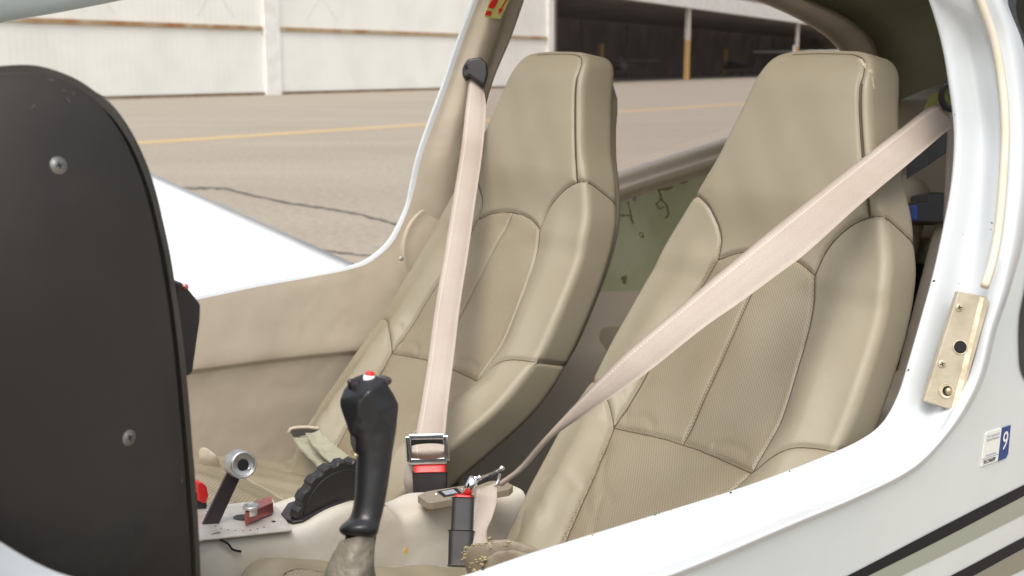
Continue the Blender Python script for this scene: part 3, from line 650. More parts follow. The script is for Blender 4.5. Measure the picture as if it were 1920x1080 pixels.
# rear side window: rail, arch, glass
RL = [(860, 425), (900, 408), (1010, 371), (1145, 326), (1245, 294), (1345, 262), (1470, 222), (1600, 180), (1680, 150)]
def off(row, dx, dy): return [(x+dx, y+dy) for x, y in row]
rail = [(off(RL, 0, 0), .0), (off(RL, 0, 4), -.03), (off(RL, 1, 12), -.045), (off(RL, 2, 26), -.05), (off(RL, 3, 34), -.062), (off(RL, 4, 44), -.058), (off(RL, 4, 50), -.03), (off(RL, 5, 60), -.02)]
loft('window_rail', [[on_s(*p, SSo(o)) for p in r] for r, o in rail], M['raill'], ac, 4, 3)
AW = [(985, -25), (1100, -75), (1250, -62), (1385, -12), (1450, 13), (1510, 42), (1555, 73), (1582, 106), (1594, 150), (1600, 205)]
AM = [(985, -35), (1100, -95), (1250, -85), (1400, -30), (1475, 5), (1540, 38), (1585, 72), (1608, 105), (1618, 150), (1622, 205)]
AO = [(980, -60), (1100, -140), (1260, -140), (1420, -50), (1505, -2), (1575, 30), (1615, 58), (1638, 88), (1648, 140), (1655, 205)]
AO2 = off(AO, 3, -4)
loft('window_arch', [[on_s(*p, SSo(.0)) for p in AW], [on_s(*p, SSo(-.03)) for p in AW], [on_s(*p, SSo(-.05)) for p in AM], [on_s(*p, SSo(-.095)) for p in AO], [on_s(*p, SSo(-.06)) for p in AO2]], M['trimdark'], ac, 6, 4)
gm = mat('cabin glass', (.9, .88, .88), .0); N = gm.node_tree.nodes; L_ = gm.node_tree.links; N.remove(N['Principled BSDF'])
tr = N.new('ShaderNodeBsdfTransparent'); tr.inputs[0].default_value = (.93, .90, .90, 1); gl = N.new('ShaderNodeBsdfGlossy'); gl.inputs['Roughness'].default_value = .03
df = N.new('ShaderNodeBsdfDiffuse'); df.inputs[0].default_value = (.62, .56, .58, 1)
fr = N.new('ShaderNodeValue'); fr.outputs[0].default_value = .06; ms = N.new('ShaderNodeMixShader'); ms2 = N.new('ShaderNodeMixShader'); ms2.inputs[0].default_value = .10
L_.new(fr.outputs[0], ms.inputs[0]); L_.new(tr.outputs[0], ms.inputs[1]); L_.new(gl.outputs[0], ms.inputs[2]); L_.new(ms.outputs[0], ms2.inputs[1]); L_.new(df.outputs[0], ms2.inputs[2])
L_.new(ms2.outputs[0], [n for n in N if n.type == 'OUTPUT_MATERIAL'][0].inputs[0])
gt_ = [(905, 236), (925, 155), (957, 66), (988, -24), (1100, -78), (1250, -64), (1385, -14), (1450, 11), (1510, 40), (1556, 72), (1583, 105), (1596, 150), (1602, 182)]
gb_ = [(890, 300), (880, 370), (900, 411), (960, 391), (1010, 374), (1080, 351), (1145, 330), (1245, 297), (1345, 265), (1410, 244), (1470, 225), (1540, 203), (1602, 184)]
loft('rear_side_window', [[on_s(x0+(x1-x0)*q, y0+(y1-y0)*q, SSo(.003)) for (x0, y0), (x1, y1) in zip(gt_, gb_)] for q in (0, .25, .5, .75, 1)], gm, ac, 3, 3)
# bare green wall under the rail and moulded trim under it
GR = [(860, 0), (1000, 0), (1145, 0), (1250, 0), (1400, 0), (1560, 0), (1700, 0)]
gt = [(860, 470), (1000, 425), (1145, 378), (1250, 346), (1400, 298), (1560, 246), (1700, 205)]
gb = [(860, 560), (1000, 552), (1100, 548), (1200, 545), (1350, 540), (1520, 530), (1700, 515)]
rows = [[np.array(on_s(x0+(x1-x0)*q, y0+(y1-y0)*q, SSo(-.022))) for (x0, y0), (x1, y1) in zip(gt, gb)] for q in (0, .25, .5, .75, 1)]
gw = loft('bare_side_panel', rows, M['green'], ac, 5, 3)
def squig(P, w_):
    k = []
    for a, b in zip(P[:-1], P[1:]):
        for q in range(5): k.append((a[0]+(b[0]-a[0])*q/5+random.uniform(-.7, .7), a[1]+(b[1]-a[1])*q/5+random.uniform(-.7, .7)))
    k.append(P[-1]); V = []; f = []
    for i, p in enumerate(k):
        ww = w_*random.uniform(.5, 1.4); a = k[max(i-1, 0)]; b = k[min(i+1, len(k)-1)]; t = np.array([b[0]-a[0], b[1]-a[1]], float); t /= np.linalg.norm(t)+1e-9; nx = np.array([-t[1], t[0]])
        for sg in (-1, 1): V.append(W(on_s(p[0]+nx[0]*ww*sg, p[1]+nx[1]*ww*sg, SSo(-.0235))))
    f = [(2*i, 2*i+1, 2*i+3, 2*i+2) for i in range(len(k)-1)]; return V, f
for P, w_ in [([(1142, 398), (1160, 405), (1182, 404), (1186, 418)], 1.3), ([(1150, 412), (1158, 404), (1172, 402)], 1.2), ([(1178, 378), (1182, 400), (1188, 420)], 1.0), ([(1228, 352), (1245, 356), (1262, 350)], 2), ([(1236, 356), (1240, 372), (1230, 385)], 2), ([(1238, 372), (1250, 385), (1254, 400), (1248, 410)], 2.2), ([(1232, 385), (1236, 392), (1246, 388)], 1.6), ([(1200, 442), (1205, 446), (1206, 437), (1200, 436), (1198, 441)], .9), ([(1166, 520), (1172, 526), (1170, 532)], 3.2), ([(1172, 518), (1176, 522)], 2), ([(1276, 344), (1290, 340)], 1.5), ([(1125, 470), (1128, 478)], 1.2), ([(1205, 440), (1208, 446)], .8)]:
    sv = squig(P, w_); obj('glue_stain', sv[0], sv[1], M['stain'], gw, smooth=False)
screw(W(on_s(1190, 373, SSo(-.024))), -SV, .006, gw, M['steel'], False, 'rivet')
rows = []
for yo, so in ((0, -.022), (8, -.030), (40, -.06), (90, -.10), (120, -.14), (200, -.16), (380, -.18)):
    rows.append([on_s(x, y+yo, SSo(so)) for x, y in gb])
loft('moulded_side', rows, M['raill'], ac, 5, 4)

# ---- headliner dome, aft bulkhead, floor
rows = []
for q in np.linspace(0, 1, 7):
    row = []
    for p in AO2:
        b = np.array(on_s(*p, SSo(-.06))); s_ = b[1]*(1-q)+(-.28)*q; row.append(np.array([b[0], s_, b[2]+.16*math.sin(math.pi*q)]))
    rows.append(row)
hl = loft('headliner', rows, M['head'], ac, 5, 3)
rows = [[np.array([1.62-.10*math.cos(math.pi*(s_-.33)/1.3)+.12, s_, z]) for s_ in np.linspace(-.30, .97, 9)] for z in (2.2, 2.0, 1.86, 1.75, 1.64)]
loft('aft_headliner', rows, M['head'], ac, 3, 3)
rows = [[np.array([a_, s_, z]) for s_ in np.linspace(-.33, .99, 7)] for a_, z in ((1.70, 1.655), (1.67, 1.645), (1.60, 1.60), (1.52, 1.48), (1.50, 1.30))]
loft('aft_bulkhead', rows, M['trim'], ac, 3, 3)
MB().box(W((1.25, .33, 1.27)), AV*.27, SV*.66, ZV*.035).build('baggage_shelf', M['trim'], ac, bevel=.012)
MB().box(W((1.0, .33, 1.10)), AV*.01, SV*.66, ZV*.14).build('carpet_panel', M['carpet'], ac)
MB().box(W((.1, .33, .66)), AV*1.9, SV*.68, ZV*.02).build('cabin_floor', M['carpet'], ac)
MB().box(W((1.9, .33, 1.15)), AV*.02, SV*.68, ZV*.60).build('rear_firewall', M['carpet'], ac)
# outer roof
rows = []
for q in np.linspace(0, 1, 7):
    rows.append([np.array([a_, .33-(.66-.0)*math.cos(math.pi*q)*.93, 1.98+.20*math.sin(math.pi*q)-.03*(a_-.3)**2]) for a_ in (-.12, .2, .6, 1.0, 1.5, 2.2, 3.0)])
loft('roof', rows, M['paint'], ac, 4, 3)
# starboard wing
def wsec(a0, a1, s_, z, th): # leading a0 -> trailing a1
    out = []
    for x in np.linspace(0, 1, 15): out.append((a0+(a1-a0)*x, s_, z+th*(2.6*math.sqrt(x+1e-6)-2.2*x-.4*x**3)))
    for x in np.linspace(1, 0, 15)[1:]: out.append((a0+(a1-a0)*x, s_, z-th*.55*(2.2*math.sqrt(x+1e-6)-2.2*x)))
    return out
def wedge_pt(px, py, z): return on_z(px, py, z)
te0, te1 = wedge_pt(667, 493, .96), wedge_pt(298, 329, 1.17); dte = te1-te0
secs = []
for q in (-.75, -.3, 0, .5, 1, 1.8, 3.0):
    p = te0+dte*q; secs.append(wsec(p[0]-1.45+.05*q, p[0], p[1], p[2]-.005, .085-.008*q))
V = [W(p) for s_ in secs for p in s_]; k = len(secs[0])
obj('wing', V, grid_faces(len(secs), k), M['wingp'], ac)
fl = MB()
for xx in (.72, .735): pass
wl = []
for q in (-.3, 0, .5, 1, 1.8, 3.0):
    p = te0+dte*q; wl.append((p, q))
# flap hinge gap: a shallow dark line on the upper surface
for x_, w_ in ((.76, .003),):
    Lr = []; Rr = []
    for p, q in wl:
        for lst, xx in ((Lr, x_-w_), (Rr, x_+w_)): lst.append(W((p[0]-1.45+.05*q+(1.45-.05*q)*xx, p[1], p[2]-.005+(.085-.008*q)*(2.6*math.sqrt(xx)-2.2*xx-.4*xx**3)+.001)))
    n_ = len(Lr); obj('flap_gap', Lr+Rr, [(i, i+1, n_+i+1, n_+i) for i in range(n_-1)], mat('gap grey', (.45, .46, .46), .6), ac, smooth=False)
# windscreen frame crossing the upper left corner
wf = [((-200, 95), (-60, 62), (0, 44), (130, 20), (262, -8), (420, -60)), ((-200, 20), (-60, -10), (0, -30), (130, -60), (262, -90), (420, -140))]
rows = [[at(*p, 1.9) for p in wf[0]], [at(*p, 1.88)+np.array([0, 0, .003]) for p in wf[0]], [at(*p, 1.85) for p in wf[1]], [at(*p, 1.95) for p in wf[1]]]
loft('windscreen_frame', rows, mat('pale grey paint', (.50, .57, .58), .35), ac, 4, 4)
#@@PART3
# ================================================================== FRONT SEATS
PZ = [.80, .90, .97, 1.134, 1.25, 1.41, 1.49, 1.60, 1.745, 2.0]
PA = [-.62, -.565, -.530, -.300, -.222, -.112, -.084, -.050, 0, .09]
_pz = np.linspace(.8, 2.0, 240); _pa = np.interp(_pz, PZ, PA)
for _ in range(6): _pa = np.convolve(np.pad(_pa, 6, 'edge'), np.ones(13)/13, 'valid')
def prof(z): return np.interp(z, _pz, _pa)
def slope(z): return (prof(z+.02)-prof(z-.02))/.04
SC0 = .012
half = [(0, 1.739), (.055, 1.738), (.079, 1.734), (.092, 1.722), (.100, 1.698), (.111, 1.655), (.130, 1.60), (.150, 1.548), (.176, 1.50), (.196, 1.455), (.212, 1.415), (.229, 1.34), (.239, 1.26), (.242, 1.18), (.235, 1.11), (.212, 1.05), (.190, 1.0), (.172, .95), (.15, .915), (0, .905)]
outline = [(x, z) for x, z in half]+[(-x, z) for x, z in half[-2:0:-1]]
WI = ([.90, 1.0, 1.05, 1.127, 1.20, 1.267, 1.33, 1.40, 1.50], [.085, .088, .112, .150, .144, .134, .124, .110, .095])
def wi(z): return np.interp(z, *WI)
def b_front(u, z): return np.stack([prof(z), u+SC0, z], 1)
def b_nrm(u, z):
    k = slope(z); n = np.stack([-np.ones_like(z), np.zeros_like(z), k], 1); return n/np.linalg.norm(n, axis=1)[:, None]
def b_back(u, z): 
    n = -b_nrm(u, z)*.55+np.array([.6, 0, 0]); return n/np.linalg.norm(n, axis=1)[:, None]
def sst(x, a, b): t = np.clip((x-a)/(b-a), 0, 1); return t*t*(3-2*t)
WO = ([z for _, z in half[::-1]], [x for x, _ in half[::-1]])
def b_rel(u, z):
    au = np.abs(u); w_ = wi(z); wo = np.interp(z, *[v[1:-1] for v in WO])
    amp = np.interp(z, [.9, 1.0, 1.1, 1.25, 1.38, 1.46, 1.55], [.044, .043, .036, .024, .012, .005, 0])
    bo = amp*.9*(sst(au, w_-.012, w_+.055))-.75*amp*sst(au, wo-.085, wo+.01)
    cen = .006*np.cos(np.clip(u/np.maximum(w_, .05), -1, 1)*math.pi)*sst(z, 1.14, 1.2)*(1-sst(z, 1.36, 1.40))
    hd = .016*sst(z, 1.42, 1.52)*(1-(au/.22)**2)-.020*sst(z, 1.66, 1.76)**2
    nz = .0005*np.sin(u*37+z*21)+.0005*np.sin(u*61-z*47+1)
    return bo+cen+hd+nz
sh_ = [(.34, 1.496), (.20, 1.502), (.176, 1.498), (.145, 1.481), (.116, 1.455), (.100, 1.432), (.092, 1.405), (.098, 1.400)]
sh_ = [(.36, 1.494), (.19, 1.500), (.168, 1.494), (.146, 1.481), (.120, 1.455), (.106, 1.432), (.100, 1.401)]
arcT = [(-.100, 1.401), (-.06, 1.417), (0, 1.424), (.06, 1.417), (.100, 1.401)]
insS = [(.100, 1.401), (.124, 1.33), (.137, 1.267), (.147, 1.20), (.148, 1.127)]
lowS = [(.148, 1.127), (.112, 1.055), (.088, 1.008), (.07, .95)]
lowA = [(-.148, 1.127), (-.08, 1.131), (0, 1.134), (.08, 1.131), (.148, 1.127)]
sidA = [(.148, 1.127), (.178, 1.152), (.21, 1.170), (.25, 1.178), (.34, 1.180)]
hseam = [(-.06, 1.752), (0, 1.752), (.056, 1.751), (.083, 1.744), (.097, 1.726), (.1015, 1.698), (.1125, 1.655), (.1315, 1.60), (.1515, 1.548), (.1715, 1.497)]
mir = lambda P: [(-x, z) for x, z in P]
def up(P, n=24): return [tuple(q) for q in spl(P, n)]
seams = [up(sh_), up(mir(sh_)), up(arcT), up(insS), up(mir(insS)), up(lowS), up(mir(lowS)), up(lowA), up(sidA), up(mir(sidA)), [(0, 1.424), (0, 1.134)], up([(x+.022, z+.006*(z > 1.73)) for x, z in hseam[4:]]), up(mir(hseam))]
folds = [up([(.13, 1.10), (.09, 1.062), (.05, 1.048)], 10), up([(.125, 1.072), (.09, 1.035), (.055, 1.022)], 10), up([(-.12, 1.09), (-.09, 1.06), (-.07, 1.052)], 8), up([(.12, 1.045), (.155, 1.05), (.185, 1.04)], 8), up([(.075, 1.055), (.06, 1.03), (.03, 1.0)]), up([(.12, 1.0), (.16, 1.012), (.2, 1.0)], 8), up([(-.10, 1.0), (-.17, 1.02), (-.22, 1.01)], 8), up([(.16, .975), (.19, 1.0), (.215, 1.01)], 8), up([(.13, 1.14), (.165, 1.17)], 6), up([(-.125, 1.145), (-.09, 1.15), (-.06, 1.143)], 6), up([(.125, 1.145), (.10, 1.152), (.07, 1.142)], 6)]
def b_reg(u, z):
    au = np.abs(u); zs = np.interp(au, [x for x, _ in sh_[::-1]], [q for _, q in sh_[::-1]]); ztop = np.interp(au, [0, .06, .100], [1.424, 1.417, 1.401])
    head = np.where(au < .100, z > ztop, z > zs)
    ins = (au < wi(z)) & ~head
    r = np.full(len(u), 3); r[ins & (z > 1.131)] = 1; r[ins & (z <= 1.131)] = 2; r[(r == 3) & (u < 0)] = 4; r[head] = 0
    return r
# cushion: panel plane is (aft a, starboard s)
CA0, CA1 = -1.0, -.44
chalf = [(CA0-.005, 0), (CA0, .12), (CA0+.012, .17), (CA0+.04, .205), (CA0+.09, .222), (-.8, .228), (-.6, .228), (-.5, .215), (CA1, .17), (CA1+.01, 0)]
coutl = chalf+[(a_, -s_) for a_, s_ in chalf[-2:0:-1]]
def c_top(a_): return np.interp(a_, [-1.06, -1.0, -.95, -.85, -.7, -.55, -.4], [1.012, 1.026, 1.030, 1.006, .955, .915, .905])
def c_front(a_, s_): return np.stack([a_, s_+SC0, c_top(a_)], 1)
def c_nrm(a_, s_): return np.tile([0., 0., 1.], (len(a_), 1))
def c_back(a_, s_): return np.tile([0., 0., -1.], (len(a_), 1))
def c_rel(a_, s_):
    au = np.abs(s_); return .006*sst(au, .17, .20)-.010*sst(au, .20, .23)+.020*np.clip(1-(s_/.15)**2, 0, 1)*sst(-a_, .70, .86)*(1-sst(-a_, .93, .99))+.010*np.exp(-((a_+.93)/.05)**2)+.004*np.sin(a_*30)*np.cos(s_*12)+.0015*np.sin(a_*70+s_*55)
cS = [(-.46, .14), (-.7, .165), (-.88, .182), (-.945, .168), (-.978, .12), (-.988, .06), (-.990, 0)]
csm = [up(cS), up([(a_, -s_) for a_, s_ in cS]), [(-.70, -.165), (-.70, .165)]]
def c_reg(a_, s_):
    inn = (np.abs(s_) < np.interp(a_, [-.988, -.978, -.945, -.88, -.7, -.46], [.06, .12, .168, .182, .165, .14])) & (a_ > -.989) & (a_ < CA1)
    return np.where(inn, 1, 0)
def copy_thing(o, dl, label):
    c = o.copy(); COL.objects.link(c); c.location = Vector(o.location)+dl; c['label'] = label
    def kids(src, dst):
        for ch in list(src.children):
            k = ch.copy(); COL.objects.link(k); k.parent = dst; kids(ch, k)
    kids(o, c); return c
def cords(V, U, polys, r, parent, ok=None):
    VA = np.array([tuple(v) for v in V])
    for P in polys:
        q = np.array(P, float); L = np.linalg.norm(np.diff(q, axis=0), axis=1).sum(); q = spl(q, max(6, int(L/.004))); out = []
        for p in q:
            d = ((U-p)**2).sum(1); ix = np.argpartition(d, 5)[:5]; w_ = 1/(d[ix]+1e-7); out.append((VA[ix]*w_[:, None]).sum(0)/w_.sum())
        out = np.array(out)
        for _ in range(2): out[1:-1] = (out[:-2]+2*out[1:-1]+out[2:])/4
        MB().tube([Vector(p) for p in out], r, 6).build('seam', M['seam'], parent, smooth=True)
seat = thing('pilot_seat', 'near beige leather seat with perforated centre panels, its belt crossing it diagonally', 'seat', W((-.4, 0, .70)), 'front seats of the aircraft')
V, F_, U = pillow(outline, (0, 1.30), b_front, b_nrm, b_back, b_rel, seams, folds, .018, .058, rings=140, nang=800)
cords(V, U, seams, .0013, seat)
split(V, F_, U, b_reg, [M['leather'], M['leatherP'], M['leatherP'], M['leather'], M['leather']], seat, ['headrest', 'backrest_panel', 'lumbar_panel', 'side_bolster', 'side_bolster'])
V, F_, U = pillow(coutl, (-.72, 0), c_front, c_nrm, c_back, c_rel, csm, [], .03, .09, rings=70, nang=320)
cords(V, U, csm, .001, seat)
split(V, F_, U, c_reg, [M['leather'], M['leatherC']], seat, ['cushion', 'cushion_panel'])
# hard shell behind the backrest and the base frame
bs = []
for z in np.linspace(.95, 1.735, 14):
    wz = float(np.interp(z, WO[0][1:-1], WO[1][1:-1]))*.97+.006-.03*max(z-1.70, 0)/.035; bk = float(prof(z))+.125
    bs.append([(bk-.035, SC0-wz, z-.02), (bk, SC0-wz+.012, z-.02), (bk+.015, SC0-wz*.7, z-.02), (bk+.018, SC0, z-.02), (bk+.015, SC0+wz*.7, z-.02), (bk, SC0+wz-.012, z-.02), (bk-.035, SC0+wz, z-.02)])
loft('back_shell', bs, M['leather'], seat, 3, 2)
MB().box(W((-.70, SC0, .78)), AV*.24, SV*.17, ZV*.06).build('base', M['black'], seat, bevel=.01)
# row of stitches down the near edge of the headrest
def seatpt(u, z, o=0):
    p = b_front(np.array([u]), np.array([z]))[0]; return p
worn_ = []
mb = MB()
hs = [p for p in up(mir(hseam), 90) if p[1] < 1.70]
for i, (u, z) in enumerate(hs):
    c = W(seatpt(u-.0015, z)+np.array([.0, -.0030, 0])+b_nrm(np.array([u]), np.array([z]))[0]*float(b_rel(np.array([u]), np.array([z]))[0]-.003)); mb.box(c, AV*.0008, SV*.0007, ZV*.0022)
mb.build('stitching', M['seam'], seat)
far = copy_thing(seat, SV*.668+ZV*.004, 'far beige leather seat, creased at the lumbar, its belt hanging straight down in front')
hr_o = [c for c in seat.children if c.name.startswith('headrest')][0]
for pg in ([(1609, 111), (1618, 112), (1628, 118), (1634, 128), (1636, 138), (1630, 134), (1624, 131), (1617, 121)], [(1634, 138), (1637, 150), (1640, 166), (1637, 166), (1634, 150)]):
    P_ = [cast(hr_o, *p, .0004)[0] for p in pg]
    if all(P_): MB().prism(P_, VF*.001).build('worn_patch', M['rubbed'], seat)
# scuffed corner of the near headrest only
sc = [(-.078, 1.752), (-.088, 1.745), (-.097, 1.735), (-.102, 1.722), (-.1065, 1.705), (-.1035, 1.708), (-.097, 1.722), (-.088, 1.733)]

# ================================================================== REAR BENCH
rb = thing('rear_bench', 'pale beige leather rear bench seat glimpsed behind the near front seat', 'seat', W((.7, .33, .7)))
def rsec(name, cen, h, m, tilt=0):
    mb = MB().box(W(cen), (AV*math.cos(tilt)+ZV*math.sin(tilt))*h[0], SV*h[1], (ZV*math.cos(tilt)-AV*math.sin(tilt))*h[2]); o = mb.build(name, m, rb, bevel=.045, seg=6); return o
M['paleL'] = leather('pale leather', False, (.46, .40, .31), (.40, .34, .25))
for s_ in (0.0, .66):
    rsec('backrest', (.88, s_, 1.20), (.06, .30, .27), M['paleL'], -.35); rsec('cushion', (.60, s_, .97), (.24, .30, .07), M['paleL'], -.12)
rsec('side_bolster', (.74, -.24, 1.16), (.055, .05, .20), M['paleL'], -.45)

# ================================================================== CENTRE CONSOLE
con = thing('centre_console', 'cream moulded centre console with lever, trim wheel and fuel selector between the seats', 'console', W((-.8, .33, .70)))
SN, SF = .245, .32                      # port and starboard faces
ct = [(300, 1018), (380, 1012), (450, 1006), (520, 1000), (550, 996), (585, 982), (620, 962), (660, 948), (700, 948), (735, 958), (757, 972), (780, 962), (810, 945), (850, 936), (900, 933), (950, 929), (985, 922)]
P0 = [np.array(on_s(x, y, SN)) for x, y in ct]
def SFx(p): return float(np.interp(p[0], [P0[4][0], P0[7][0], P0[10][0]], [.385, .335, .32]))
zs_ = [p[2] for p in P0]; ridge = []
for i, p in enumerate(P0):
    x = ct[i][0]; top = np.interp(x, [300, 550, 600, 700, 757, 850, 985], [.0, -.002, -.003, .0, .004, -.006, .001]); ridge.append(top)
rows = [[np.array([p[0], SN-.012, .80]) for p in P0], [np.array([p[0], SN-.010, p[2]-.10]) for p in P0], [np.array([p[0], SN-.006, p[2]-.04]) for p in P0], [np.array([p[0], SN-.002, p[2]-.012]) for p in P0], [p+np.array([0, .006, -.001]) for p in P0],
        [p+np.array([0, .022, r*.75+.001]) for p, r in zip(P0, ridge)], [p+np.array([0, .045, r]) for p, r in zip(P0, ridge)], [np.array([p[0], SFx(p)-.02, p[2]+r]) for p, r in zip(P0, ridge)], [np.array([p[0], SFx(p), p[2]-.006+r]) for p, r in zip(P0, ridge)], [np.array([p[0], SFx(p)+.01, .80]) for p in P0]]
cb_o = loft('console_body', rows, M['cream_con'], con, 5, 4)
e = rows; ez = [r[-1] for r in e]; 
V = [W(p) for p in ez]+[W(p+np.array([.004, 0, -.0])) for p in ez]; ctr = W(np.mean(ez, 0)+np.array([.006, 0, 0]))
obj('console_end', [W(p) for p in ez]+[ctr], [(i, i+1, len(ez)) for i in range(len(ez)-1)], M['cream_con'], con, smooth=False)
for (px, py, r) in ((808, 955, .0055), (760, 1034, .006), (1003, 958, .003)):
    c, n_ = cast(cb_o, px, py, .0004)
    if c is None: continue
    pts = [c+AV*r*math.cos(a_)*random.uniform(.5, 1.2)+ZV*r*math.sin(a_)*random.uniform(.6, 1.1) for a_ in np.linspace(0, 6.28, 12)[:-1]]
    MB().prism(pts, SV*.0008).build('glue_spot', M['yellow'], con)
MB().tube(spl([W(on_s(*p, SN-.008)) for p in ((414, 1012), (428, 1020), (436, 1030), (452, 1034))], 16), .0016, 8).build('panel_gap', M['hole'], con, smooth=True)
# fuel selector plate
pA, pB = on_s(385, 1009, SN+.004), on_s(548, 993, SN+.004)
def zc_(l): return l
zc = 0
def onz(px, py, z):
    if z > .5: return W(on_z(px, py, z))
    k = (pB[2]-pA[2])/(pB[0]-pA[0]); o, d = ray(px, py); t = (pA[2]+.004+z+k*(o[0]-pA[0])-o[2])/(d[2]-k*d[0]); return W(o+t*d)
plate = MB().prism([onz(300, 1026, zc), onz(385, 1010, zc), onz(548, 993, zc), onz(512, 936, zc), onz(380, 950, zc), onz(300, 958, zc)], -ZV*.003).build('selector_plate', M['alu'], con, bevel=.0008)
for a_ in np.linspace(0, 2*math.pi, 30)[:-1]:
    px, py = 452+66*math.cos(a_), 968+27*math.sin(a_)
    if 385 < px < 455 or (py > 984 and px < 500) :
        c = onz(px, py, zc+.0004); d_ = (c-onz(452, 968, zc+.0004)).normalized(); MB().box(c, d_*.0018, d_.cross(ZV)*.0006, ZV*.0002).build('dial_mark', M['hole'], plate)
MB().lathe(onz(512, 978, zc+.0002), ZV, [(.004, 0), (.0001, .0002)], 20).build('hole', M['hole'], plate)
MB().lathe(onz(451, 972, zc), ZV, [(.011, .0), (.011, .002), (.0001, .002)], 24).build('selector_hub', M['black'], plate)
MB().box(onz(400, 1001, zc+.0004), AV*.010, SV*.0008, ZV*.0002).build('printed_line', M['hole'], plate)
sel = MB(); zt = zc+.018
sel.prism([onz(459, 985, zc+.003), onz(461, 976, zc+.003), onz(476, 960, zc+.003), onz(508, 949, zc+.003), onz(513, 962, zc+.003)], ZV*.017)
so = sel.build('fuel_selector', M['redano'], con, bevel=.0012)
kc = onz(471, 960, zc+.018); MB().lathe(kc, ZV, [(.0085, -.004), (.0085, .005), (.0115, .006), (.0120, .009), (.0115, .0105), (.009, .011), (.0088, .010), (.0001, .010)], 36).build('selector_knob', M['steel'], so, smooth=True)
# trim wheel
wc = W(on_s(636, 957, .275)); dep = (wc-CAMV).length; R = 97/F*dep
mb = MB(); n_ = 18; ring = []
for k in range(n_*8):
    ph = 2*math.pi*k/(n_*8); tt = (k % 8)/8; rr_ = R-(.0036 if tt > .72 else .0036*max(0, .25-tt)/.25 if tt < .25 else 0); ring.append((ph, rr_))
V = []; f = []; prof_ = [(-.0075, .0), (-.0085, .55), (-.0085, .80), (-.0075, .82), (-.0095, .86), (-.010, .955), (-.0075, 1.0), (.0075, 1.0), (.010, .955), (.0085, .8), (.0075, 0)]
K = len(ring)
for w_, q in prof_:
    for ph, r in ring: rr_ = r*q if q > .9 else R*q; V.append(wc+AV*rr_*math.cos(ph)+ZV*rr_*math.sin(ph)+SV*w_)
for i in range(len(prof_)-1):
    for k in range(K): f.append((i*K+k, i*K+(k+1) % K, (i+1)*K+(k+1) % K, (i+1)*K+k))
obj('trim_wheel', V, f, M['black'], con, smooth=False)
# slot surround with worn white marks
zo = P0[4][2]
sl_px = [(527, 962), (540, 943), (560, 936), (585, 932), (640, 926), (700, 925), (716, 926), (717, 935), (690, 937), (640, 940), (612, 950), (590, 962), (568, 975), (548, 978), (535, 972)]
def con_s(px, py, lift):  # console top under a pixel: interpolate station height
    z = 1.0
    for _ in range(12):
        p = on_z(px, py, z); z = .5*z+.5*(float(np.interp(p[0], [q[0] for q in P0], zs_))+float(np.interp(ct_x(p), [300, 550, 600, 700, 757, 850, 985], [.0, -.002, -.003, .0, .004, -.006, .001]))*.8+lift)
    return W(on_z(px, py, z))
def ct_x(p): return float(np.interp(p[0], [q[0] for q in P0], [c[0] for c in ct]))
MB().prism([con_s(*p, .006) for p in sl_px], -ZV*.004).build('wheel_slot', M['brownano'], con, bevel=.0008)
for k in range(5):
    for j in range(2):
        px, py = 557+k*6+j*14, 961-k*3-j*9; c = con_s(px, py, .0065); MB().box(c, AV*.0011, SV*.0022, ZV*.0003).build('trim_mark', M['white'], con)
MB().lathe(con_s(648, 925, .006), ZV, [(.003, 0), (.0028, .002), (.0005, .006)], 10).build('pointer', M['white'], con)
# hour meter plate on the console top
zh = P0[13][2]+.021
hpq = [(783, 929), (800, 941), (812, 942), (955, 917), (962, 910), (950, 903), (925, 901), (800, 921)]
hp_ = MB().prism([onz(*p, zh) for p in hpq], -ZV*.012).build('meter_plate', M['worn'] if 0 else mat('taupe metal', (.27, .23, .17), .45, metal=.3), con, bevel=.001)
MB().prism([onz(*p, zh+.0012) for p in [(820, 921), (832, 931), (866, 925), (856, 914)]], -ZV*.0012).build('meter_bezel', M['hole'], hp_)
MB().prism([onz(*p, zh+.0016) for p in [(828, 921), (836, 928), (858, 924), (850, 917)]], -ZV*.0004).build('meter_window', mat('meter window', (.16, .19, .24), .2, col2=(.4, .42, .45), nscale=500), hp_)
for p in ((818, 926), (868, 917)): MB().lathe(onz(*p, zh+.0005), ZV, [(.0035, 0), (.003, .0012), (.0001, .0014)], 14).build('meter_screw', M['steel'], hp_, smooth=True)
# throttle lever with its round knob, left of the selector
kn = W(on_s(458, 872, .275)); ax = (-SV*.75-AV*.55+ZV*.02).normalized(); ax = (CAMV-kn).normalized()*.8+VR*.42-VU*.1; ax.normalize()
lv = W(on_s(384, 1000, .300)); arm = MB()
a0 = kn-ax*.022; dirr = (lv-a0).normalized(); sd_ = dirr.cross(ax).normalized()
arm.prism([a0+sd_*.0105, a0-sd_*.0105, lv-sd_*.0115, lv+sd_*.0115], ax*.006)
th_ = arm.build('throttle_lever', M['brownano'], con, bevel=.0008)
MB().lathe(kn-ax*.030, ax, [(.0001, 0), (.015, 0), (.0195, .002), (.0205, .005), (.0205, .026), (.0195, .0290), (.0175, .030), (.0165, .0295), (.0158, .027), (.0150, .0262), (.0001, .0262)], 48).build('throttle_knob', M['steel'], th_, smooth=True)
MB().lathe(kn-ax*.0035, ax, [(.0085, 0), (.0082, .001), (.0001, .001)], 28).build('knob_recess', M['hole'], th_)
MB().lathe(kn-ax*.0038+VR*.0085-VU*.0058, ax, [(.0024, 0), (.002, .0016), (.0001, .002)], 14).build('knob_pin', M['steel'], th_, smooth=True)
